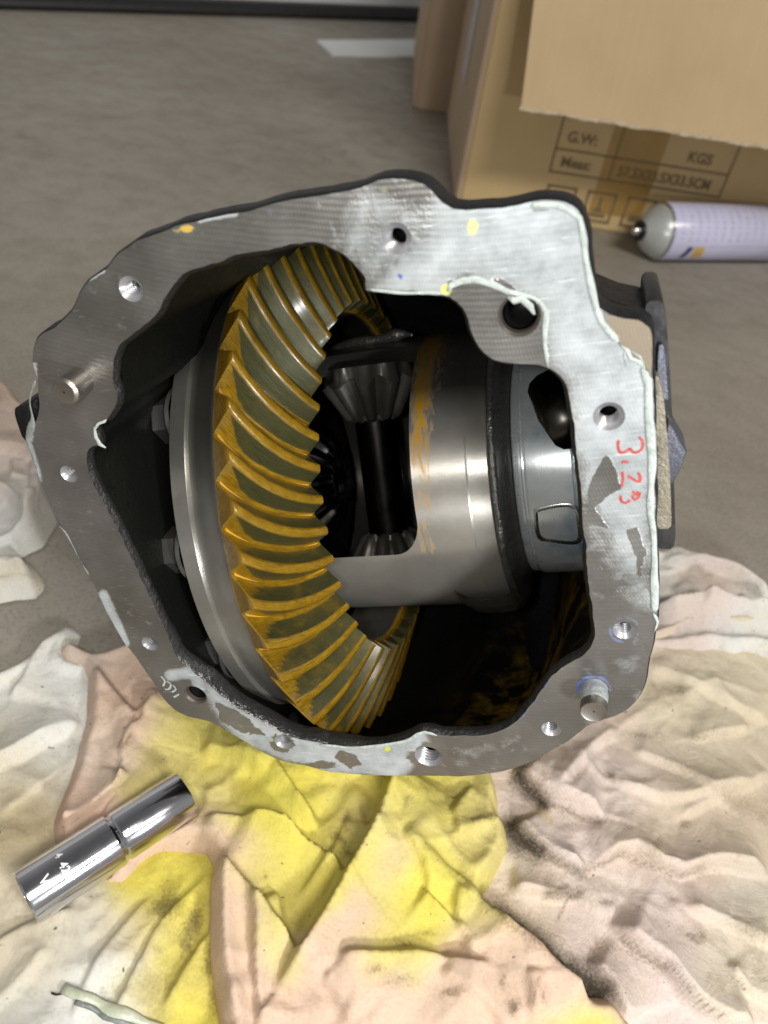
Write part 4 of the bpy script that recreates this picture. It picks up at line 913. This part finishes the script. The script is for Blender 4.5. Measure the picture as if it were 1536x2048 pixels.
def rag(name, outline, z0, folds, cloth_tones, dirt_shade_marks, label, cat='rag', wr=.004, seed=0, h=.0012, edge=.006, rim=.004, group=None, dirr=0.6, hill=None, swarp=.006, under=None):
    P = np.array([on_z(p, z0+.004)[:2] for p in outline]); P = catmull(P, .004)
    n_ = np.arange(len(P)); P = P+np.c_[vnoise(P[:, 0], P[:, 1], .012, seed)-.5, vnoise(P[:, 0], P[:, 1], .012, seed+9)-.5]*.004
    V2, Fq = sheet(P, [], h); x, y = V2[:, 0], V2[:, 1]
    # domain warped creases running in a few directions
    wx = x+swarp*6*(fbm(x, y, .08, 3, seed)-.5); wy = y+swarp*6*(fbm(x, y, .08, 3, seed+20)-.5)
    c, s = math.cos(dirr), math.sin(dirr); u = wx*c+wy*s; v = -wx*s+wy*c
    z = z0+wr*(fbm(u*.35, v, .05, 3, seed+2))
    r1 = RIDGE(u*.30, v, .045, seed+4)**5; r2 = RIDGE(u, v*.35, .035, seed+6)**6; r3 = RIDGE(u*.5+v*.3, v*.6-u*.3, .02, seed+8)**7
    amp = smooth01((fbm(x, y, .07, 2, seed+11)-.30)/.35)
    z = z+amp*(wr*.75*r1+wr*.5*r2+wr*.20*r3)
    def crump(a, b, s_, o_): return np.abs(2*fbm(a, b, s_, 2, o_)-1)
    z = z+wr*(.72*crump(wx*c+wy*s, (wy*c-wx*s)*.6, .060, seed+60)+.60*crump(wx*.8, wy, .030, seed+64)*amp+.48*crump(u, v*.6, .015, seed+68)*(.35+.65*amp)+.16*crump(wx, wy*.7, .007, seed+75)*amp)
    r4 = RIDGE(u*.7, v, .011, seed+14)**3; z = z+wr*.07*r4*amp
    for f in folds:                                   # (pixels, height, steep width, gentle width, steep side)
        pts, ht, ws, wl, sc_ = f[:5]; ex, ey = dict(L=(-1, .3), R=(1, -.3), U=(.3, 1), D=(-.3, -1))[sc_]
        Q = np.array([on_z(p, z0+.004)[:2] for p in pts]); Q = catmull(Q, .006, False)
        Q = Q+np.c_[vnoise(Q[:, 0], Q[:, 1], .02, seed+31)-.5, vnoise(Q[:, 0], Q[:, 1], .02, seed+33)-.5]*.003
        dq = Q[-1]-Q[0]; sd_ = 1 if dq[0]*ey-dq[1]*ex > 0 else -1
        d, _, side, par = near(V2, Q, False); tap = np.clip(np.minimum(par, 1-par)*6+.12, 0, 1); side = side*sd_
        prof_ = np.where(side > 0, np.clip(1-d/(ws*.9), 0, 1)**1.5, np.exp(-(d/(wl*.8))**1.2)); z = z+1.55*ht*prof_*tap
    for (p, rr1, ht) in (hill or []):
        q = on_z(p, z0)[:2]; z = z+ht*np.exp(-(((V2-q)**2).sum(1))/rr1**2)
    if under is not None:
        U = np.array([on_z(p, z0+.006)[:2] for p in under]); z = z0+(z-z0)*(1-.75*inpoly(V2, U, .010))
    de = near(V2, P)[0]; z = z0*.25+(z-z0*.25)*np.sqrt(np.clip(de/edge, 0.0, 1))
    z = z+rim*np.exp(-((de-edge)/(edge*.6))**2)
    z = np.maximum(z, .0006)
    ds_ = near(V2, np.array([q0[:2], q1[:2]]), False)[0]; z = np.where(ds_ < R1, np.minimum(z, zs-np.sqrt(np.maximum(R1*R1-ds_*ds_, 0))-.0001), np.minimum(z, zs+(ds_-R1)*1.5))
    RAGH.append((V2, z))
    W = np.c_[V2, z]; PXr = pxof(W); wpx = PXr+np.c_[fbm(x, y, .03, 3, seed+40)-.5, fbm(x, y, .03, 3, seed+44)-.5]*110
    num = np.zeros((len(x), 3)); den = np.zeros(len(x))+1e-9
    for p, cc_, rr_ in cloth_tones:
        w = np.exp(-((wpx-np.array(p))**2).sum(1)/(rr_*rr_))+1e-7/(1+((wpx-np.array(p))**2).sum(1)/(rr_*rr_)); num += w[:, None]*np.array(cc_); den += w
    dye = num/den[:, None]; mx_ = smooth01((fbm(x, y, .035, 4, seed+71)-.42)/.30)[:, None]*.25; dye = np.minimum(dye*1.02, .80); dye = dye*(1-mx_)+np.array(CRM)*(.55+.45*dye/.7)*mx_
    dirt = np.zeros(len(x)); wp2 = PXr+np.c_[fbm(x, y, .008, 3, seed+50)-.5, fbm(x, y, .008, 3, seed+54)-.5]*26
    for dd_ in dirt_shade_marks:  # grease marks, plus fold shade painted along the creases
        if isinstance(dd_[0][0], (tuple, list)): Lw = PXr+np.c_[fbm(x, y, .020, 3, seed+80)-.5, fbm(x, y, .020, 3, seed+84)-.5]*34; wv_ = dd_[1]*(.5+1.5*fbm(x, y, .018, 2, seed+88)); dirt = np.maximum(dirt, np.exp(-(near(Lw, np.array(dd_[0], float), False)[0]/(wv_*1.15))**1.6)*dd_[2])
        else: dirt = np.maximum(dirt, gauss(wp2, dd_[0], *dd_[1])*dd_[2])
    org = np.array([*V2.mean(0), 0.0]); W = W-org
    me = mesh(name, W, Fq, attrs={'dye': dye, 'dirt': dirt}); o = obj(name, me, M['rag'], None, Matrix.Translation(org)); tag(o, label, cat, 'oily shop rags spread round the housing')
    ev = None; return o
WHT = (.74, .76, .74); CRM = (.68, .61, .47); TAN = (.52, .44, .27); PNK = (.66, .48, .375); PKW = (.68, .555, .475); YEL = (.68, .60, .10); YLW = (.66, .57, .22); YDK = (.48, .42, .06); GRY = (.55, .53, .46); LAV = (.66, .57, .55); BGE = (.63, .53, .42)
rag('rag', [(-140,1420),(-60,1360),(0,1338),(60,1300),(112,1262),(128,1245),(152,1250),(162,1262),(152,1285),(140,1310),(240,1330),(330,1420),(450,1560),(560,1700),(600,1900),(600,2140),(300,2180),(-150,2160)], .002,
    [([(-60,1560),(60,1500),(170,1440)], .006, .006, .02, 'D'), ([(0,1640),(90,1580),(180,1500)], .003, .003, .012, 'D'), ([(420,1750),(330,1850),(230,2048)], .0030, .003, .010, 'L'), ([(450,1830),(400,1900),(330,2020)], .004, .003, .012, 'L'),
     ([(300,1800),(220,1900),(150,2048)], .0022, .003, .010, 'L'), ([(-50,1930),(60,1860),(160,1830)], .003, .004, .014, 'L'), ([(-40,2040),(60,1960),(110,1900)], .0025, .004, .01, 'D'), ([(110,1265),(70,1330),(20,1400)], .003, .004, .02, 'L')],
    [((60,1330),WHT,120), ((100,1480),WHT,110), ((30,1560),CRM,90), ((60,1650),TAN,80), ((20,1780),CRM,70), ((80,1900),CRM,80), ((150,1900),GRY,70), ((200,1960),WHT,70), ((60,2000),GRY,80), ((100,2048),WHT,70), ((300,1860),YLW,50), ((340,1760),YEL,55), ((400,1850),YEL,60), ((400,1950),YEL,60), ((300,2020),YLW,60), ((390,2040),YEL,60), ((240,1880),CRM,50), ((230,2048),WHT,50), ((20,1700),TAN,60)],
    [((335,1810),(26,40,.4),.62), ((385,1850),(22,45,.3),.75), ((375,1890),(14,24,.3),.7), ((425,1930),(18,40),.6), ((210,1980),(10,9),.4), ((60,1830),(40,20),.25), ((430,2000),(14,40),.5), ((70,1660),(40,14),.25), ((300,1960),(50,60),.25)],
    'white to cream rag with yellow and black smears under the chrome socket', under=[(110,1290),(300,1250),(700,1300),(700,2100),(445,2100),(410,1720),(330,1705),(230,1740),(95,1690),(150,1480),(165,1380)], seed=3, wr=.0045, dirr=1.0)
rag('rag', [(128,1312),(118,1296),(124,1278),(148,1267),(190,1285),(250,1276),(262,1262),(420,1240),(700,1260),(930,1300),(985,1420),(990,1540),(1003,1600),(1018,1660),(1012,1720),(985,1765),(968,1800),(1005,1842),(1060,1882),(1125,1930),(1185,1980),(1235,2000),(1290,2190),(430,2190),(442,2048),(432,1970),(418,1880),(414,1790),(412,1725),(400,1702),(365,1692),(325,1694),(285,1722),(240,1762),(205,1768),(200,1752),(215,1730),(170,1715),(105,1700),(98,1650),(112,1590),(140,1520),(162,1450),(172,1390),(165,1345),(145,1322)], .009,
    [([(790,1540),(760,1620),(735,1680),(690,1770),(640,1850),(600,1915),(555,1985)], .013, .004, .030, 'L'), ([(500,1630),(578,1684),(640,1722),(690,1765)], .007, .0035, .022, 'U'), ([(515,1480),(560,1570),(628,1668)], .007, .004, .016, 'R'),
     ([(410,1640),(470,1647),(540,1665),(610,1690)], .005, .003, .012, 'U'), ([(425,1725),(488,1782),(540,1862),(600,1922)], .008, .0035, .020, 'U'), ([(545,1790),(560,1850),(572,1900)], .003, .0025, .010, 'R'), ([(400,1500),(470,1520),(530,1560)], .006, .005, .018, 'D'),
     ([(660,1930),(760,1925),(860,1930),(970,1945)], .005, .004, .018, 'U'), ([(830,1790),(880,1830),(920,1880)], .004, .003, .012, 'U'), ([(915,1780),(912,1850),(935,1920)], .004, .003, .010, 'L'), ([(790,1690),(835,1740),(850,1800)], .0035, .003, .012, 'L'),
     ([(180,1330),(260,1440),(235,1540)], .004, .004, .014, 'R'), ([(320,1390),(262,1480),(235,1600),(180,1660)], .004, .004, .014, 'L'), ([(110,1660),(150,1650),(190,1620),(260,1560)], .006, .004, .014, 'D'), ([(270,1440),(300,1380)], .003, .003, .01, 'L'),
     ([(960,1800),(1005,1838),(1060,1876),(1125,1926),(1190,1978)], .010, .006, .030, 'U'), ([(430,1700),(440,1800),(450,1900),(470,2048)], .0035, .010, .016, 'R'), ([(500,1800),(510,1900),(525,2060)], .004, .003, .012, 'L'), ([(600,1540),(680,1560),(760,1552)], .006, .004, .014, 'D'),
     ([(700,2048),(640,1960)], .003, .003, .010, 'L'), ([(1040,1960),(1060,2048)], .003, .003, .012, 'L'), ([(870,1960),(960,2010),(1010,2080)], .003, .003, .012, 'L'), ([(690,1640),(650,1740),(600,1800)], .003, .003, .012, 'L'), ([(940,1570),(900,1640),(920,1700)], .003, .003, .01, 'L')],
    [((200,1300),PKW,70), ((230,1420),PNK,70), ((290,1350),PNK,60), ((200,1520),PKW,70), ((140,1620),PNK,60), ((230,1620),PNK,45), ((350,1720),PNK,50), ((360,1500),YLW,55), ((420,1470),YEL,60), ((300,1600),YLW,40), ((480,1560),YEL,70), ((420,1620),YLW,50), ((560,1700),YEL,80), ((620,1600),YEL,80), ((700,1560),YEL,60), ((700,1620),YLW,50), ((500,1720),YLW,50), ((540,1780),YEL,50), ((450,1700),PNK,45), ((430,1830),PNK,55), ((470,1950),PNK,55), ((480,1860),YLW,30), ((540,1920),YLW,40), ((560,2020),PNK,60),
     ((840,1580),YEL,80), ((920,1640),YLW,80), ((960,1740),YLW,60), ((770,1720),PNK,35), ((790,1740),YEL,60), ((880,1760),YEL,60), ((700,1820),PNK,45), ((860,1850),YEL,60), ((760,1880),YEL,60), ((660,1900),PNK,60), ((760,1990),PNK,80), ((950,1850),YLW,50), ((980,1960),PNK,80), ((880,2020),PNK,90), ((1100,2000),PNK,80), ((840,1940),YLW,30), ((1150,2090),YEL,50), ((640,2060),PNK,80), ((400,1680),PNK,35), ((850,1400),YEL,90)],
    [((690,1640),(8,24),.62), ((680,1680),(24,10,.7),.60), ((695,1705),(20,12,.5),.5), ((955,1638),(34,9),.75), ((812,1605),(7,18),.4), ((880,1580),(40,18),.32), ((745,1938),(20,12),.5), ((805,1890),(30,12,.2),.5), ((850,1870),(20,10),.42), ((905,1980),(30,14,-.2),.60), ((1025,2010),(12,22),.72), ((1010,1955),(8,22),.55), ((800,1960),(40,16),.35), ((1090,1990),(10,24),.4), ((530,1760),(6,8),.5), ((225,1395),(24,12),.22), ((240,1560),(10,26,-.4),.35), ((930,1760),(14,40),.35), ((920,1700),(20,60),.22),
     ([(262,1470),(240,1500)], 5, .5), ([(1075,1960),(1060,2010)], 7, .35), ((330,1520),(24,10),.4), ([(960,1790),(1010,1838),(1060,1876),(1125,1928)], 9, .45)],
    'pink rag soaked with yellow dye spread in folds in front of the housing', seed=11, wr=.0048, dirr=2.2, edge=.007, rim=.0025)
rag('rag', [(880,1300),(1000,1240),(1120,1255),(1250,1262),(1330,1252),(1400,1240),(1470,1246),(1600,1240),(1800,1300),(1800,2200),(1050,2200),(950,2000),(920,1800),(930,1550)], .003,
    [([(1020,1545),(1075,1590),(1130,1612),(1200,1645)], .008, .004, .018, 'D'), ([(1020,1650),(1060,1700),(1120,1735),(1165,1745)], .007, .005, .018, 'D'), ([(1165,1745),(1220,1715),(1260,1708),(1310,1740),(1350,1752),(1430,1728),(1536,1745)], .008, .004, .018, 'D'), ([(1020,1780),(1080,1790),(1150,1795)], .005, .003, .01, 'D'),
     ([(1215,1855),(1270,1905),(1320,1940),(1370,2000),(1440,2038),(1500,2046)], .009, .004, .022, 'L'), ([(1360,1820),(1440,1850),(1536,1900)], .004, .004, .014, 'D'), ([(1170,1930),(1215,1970),(1250,2048)], .006, .004, .014, 'L'), ([(1300,1330),(1420,1390),(1536,1440)], .003, .005, .02, 'D'), ([(1200,1560),(1330,1600),(1500,1560)], .003, .004, .016, 'D'), ([(1340,1640),(1420,1600),(1536,1540)], .003, .004, .018, 'D'),
     ([(1260,1500),(1380,1560),(1460,1620)], .0025, .004, .014, 'D'), ([(1330,1262),(1410,1250),(1470,1262),(1560,1256)], .005, .005, .02, 'D'), ([(1100,1600),(1180,1500),(1230,1460)], .004, .005, .02, 'D'), ([(1380,1480),(1500,1450)], .003, .004, .014, 'D'), ([(1440,1940),(1480,1985),(1536,2010)], .003, .003, .012, 'D')],
    [((1400,1330),CRM,110), ((1340,1280),PKW,50), ((1500,1350),CRM,90), ((1440,1460),CRM,90), ((1300,1480),CRM,80), ((1500,1560),BGE,90), ((1350,1580),BGE,80), ((1200,1540),LAV,100), ((1120,1560),PKW,80), ((1100,1660),LAV,80), ((1050,1720),CRM,50), ((1080,1790),PKW,50), ((1200,1650),PKW,70), ((1300,1680),BGE,60), ((1450,1680),BGE,90), ((1250,1780),LAV,120), ((1200,1850),PKW,60), ((1350,1850),PKW,120), ((1330,2000),LAV,120), ((1480,1800),GRY,60), ((1500,1900),CRM,70), ((1450,2000),CRM,60), ((1250,2020),PKW,60), ((1060,1840),BGE,50), ((1090,1630),YLW,18), ((1200,1420),PKW,60)],
    [([(1040,1560),(1062,1585),(1090,1602)], 14, 1.05), ([(1090,1605),(1130,1618),(1200,1642)], 6, .6), ([(1026,1650),(1045,1685),(1080,1705)], 17, 1.1), ([(1080,1705),(1120,1725),(1165,1745)], 12, .7), ([(1165,1745),(1240,1712),(1330,1745),(1400,1738)], 8, .45), ([(1100,1780),(1150,1795),(1160,1785)], 11, .75), ([(1000,1840),(1060,1890),(1120,1935),(1200,1985)], 26, 1.15), ((1215,1802),(16,12),.6), ((1350,1800),(18,10),.5), ((1395,1870),(26,16),.55), ([(1250,1880),(1300,1925),(1325,1940)], 9, .6), ((1220,1555),(10,18,-.4),.55), ((1370,1645),(12,10),.5), ((1255,1655),(18,12),.4), ((1320,1690),(24,12),.42), ([(1115,1840),(1145,1780)], 4, .5),  # black strokes along the folds: grease and painted crease shade
     ((1355,1380),(24,18),.42), ((1280,1470),(60,12),.4), ((1400,1470),(60,12),.35), ((1380,1540),(70,24,.3),.30), ((1480,1600),(60,20,.5),.30), ((1500,1860),(50,16,.3),.4), ((1420,1960),(10,12),.3), ([(1330,1935),(1390,2010),(1440,2035)], 5, .6), ([(1470,1950),(1500,1980)], 7, .5), ((1210,1900),(40,20,.4),.42), ((1130,1640),(60,26,.4),.32), ((1150,1990),(40,40),.3), ((1100,1930),(30,10,.6),.8)],
    'greasy pinkish cream rag with black grease and painted shade in its folds at the right', seed=23, wr=.0038, dirr=.5)
rag('rag', [(1150,1190),(1200,1110),(1290,1100),(1340,1105),(1370,1118),(1420,1140),(1470,1152),(1520,1185),(1600,1230),(1760,1260),(1760,1330),(1450,1310),(1300,1300),(1180,1280)], .004,
    [([(1320,1128),(1400,1150),(1460,1165),(1536,1215)], .006, .005, .02, 'D'), ([(1340,1180),(1380,1210),(1400,1240)], .004, .004, .014, 'L'), ([(1480,1190),(1490,1240)], .003, .003, .01, 'L'), ([(1300,1225),(1380,1222),(1450,1232),(1540,1240)], .012, .005, .020, 'U')],
    [((1340,1150),WHT,60), ((1420,1200),LAV,70), ((1380,1180),PKW,60), ((1500,1230),WHT,60)], [((1420,1160),(60,8,.3),.25)],
    'pale lilac white rag tucked behind the right side of the housing', seed=31, wr=.004, dirr=.2)
rag('rag', [(-160,760),(-60,752),(10,765),(45,800),(80,850),(96,900),(108,950),(112,1000),(104,1045),(84,1078),(50,1092),(15,1108),(-60,1120),(-160,1120)], .004,
    [([(-40,985),(20,1010),(70,1075)], .006, .005, .018, 'D'), ([(60,930),(70,1000),(62,1060)], .005, .004, .014, 'L'), ([(-60,900),(20,900),(90,930)], .005, .006, .02, 'D'), ([(95,960),(80,1040),(60,1085)], .004, .004, .012, 'R'), ([(20,920),(30,980)], .003, .003, .010, 'L')],
    [((30,800),(.50,.40,.33),70), ((60,860),(.55,.46,.38),50), ((20,930),LAV,70), ((40,1020),WHT,90)], [((20,870),(60,12,.1),.2)],  # brown upper tones are the cloth's shadow painted into its colour
    'white crumpled rag at the left edge beside the housing', seed=41, wr=.005, dirr=1.5, rim=.005)
rag('rag', [(-160,1110),(-60,1115),(0,1112),(40,1108),(70,1118),(84,1140),(84,1165),(68,1182),(30,1186),(0,1192),(-160,1220)], .004,
    [([(-60,1150),(0,1148),(60,1145)], .006, .005, .008, 'D')],
    [((0,1150),WHT,70), ((70,1160),CRM,26), ((30,1120),CRM,26)], [((75,1175),(8,6),.2)],
    'narrow white rag end with cream tip poking out at the left edge', seed=47, wr=.003, dirr=.1, edge=.009, rim=.005)
# scrap of sealant peeled off, lying on the cream rag
sp_ = [on_z(p, .012) for p in [(128,1978),(140,1985),(162,1994),(190,2003),(220,2020),(260,2032),(300,2046),(330,2056)]]
Q = catmull(np.array(sp_), .0015, False); k = np.arange(len(Q)); hz = np.array([rag_z(q[:2]) for q in Q]); Q[:, 2] = np.convolve(np.pad(hz, 2, 'edge'), np.ones(5)/5, 'valid')+.0013
rr_ = .0022*(1+.7*(vnoise(k, k*0, 3, 1)-.5))*np.linspace(1.25, .6, len(k)); V, Fc = tube(Q, rr_, 12, .65); mn = Q.mean(0)
M['strip'] = simple('olive_white_sealant', (.42, .46, .32), (.60, .62, .50), .2, 220, .5, .001)
ss = obj('sealant_scrap', fixn(mesh('sealant_scrap', V-mn, Fc)), M['strip'], None, Matrix.Translation(mn)); tag(ss, 'peeled strip of pale sealant lying on the rag at the bottom left', 'sealant strip')
Q2 = Q+np.array([.0006, -.0024, .0002]); V, Fc = tube(Q2[3:], rr_[3:]*.5*(1+.8*(vnoise(k[3:], k[3:]*0, 2, 7)-.5)), 8, .6); obj('ragged_edge', fixn(mesh('ragged_edge', V-mn, Fc)), M['sealant_grey'], ss)
w0 = np.array([[*on_z(p, .010)[:2], rag_z(on_z(p, .010)[:2])+.0006] for p in [(104,1988),(114,1992),(126,1990)]]); V, Fc = tube(catmull(w0, .002, False), .0004, 6); obj('loose_thread', mesh('loose_thread', V-mn, Fc), M['rubber'], ss)
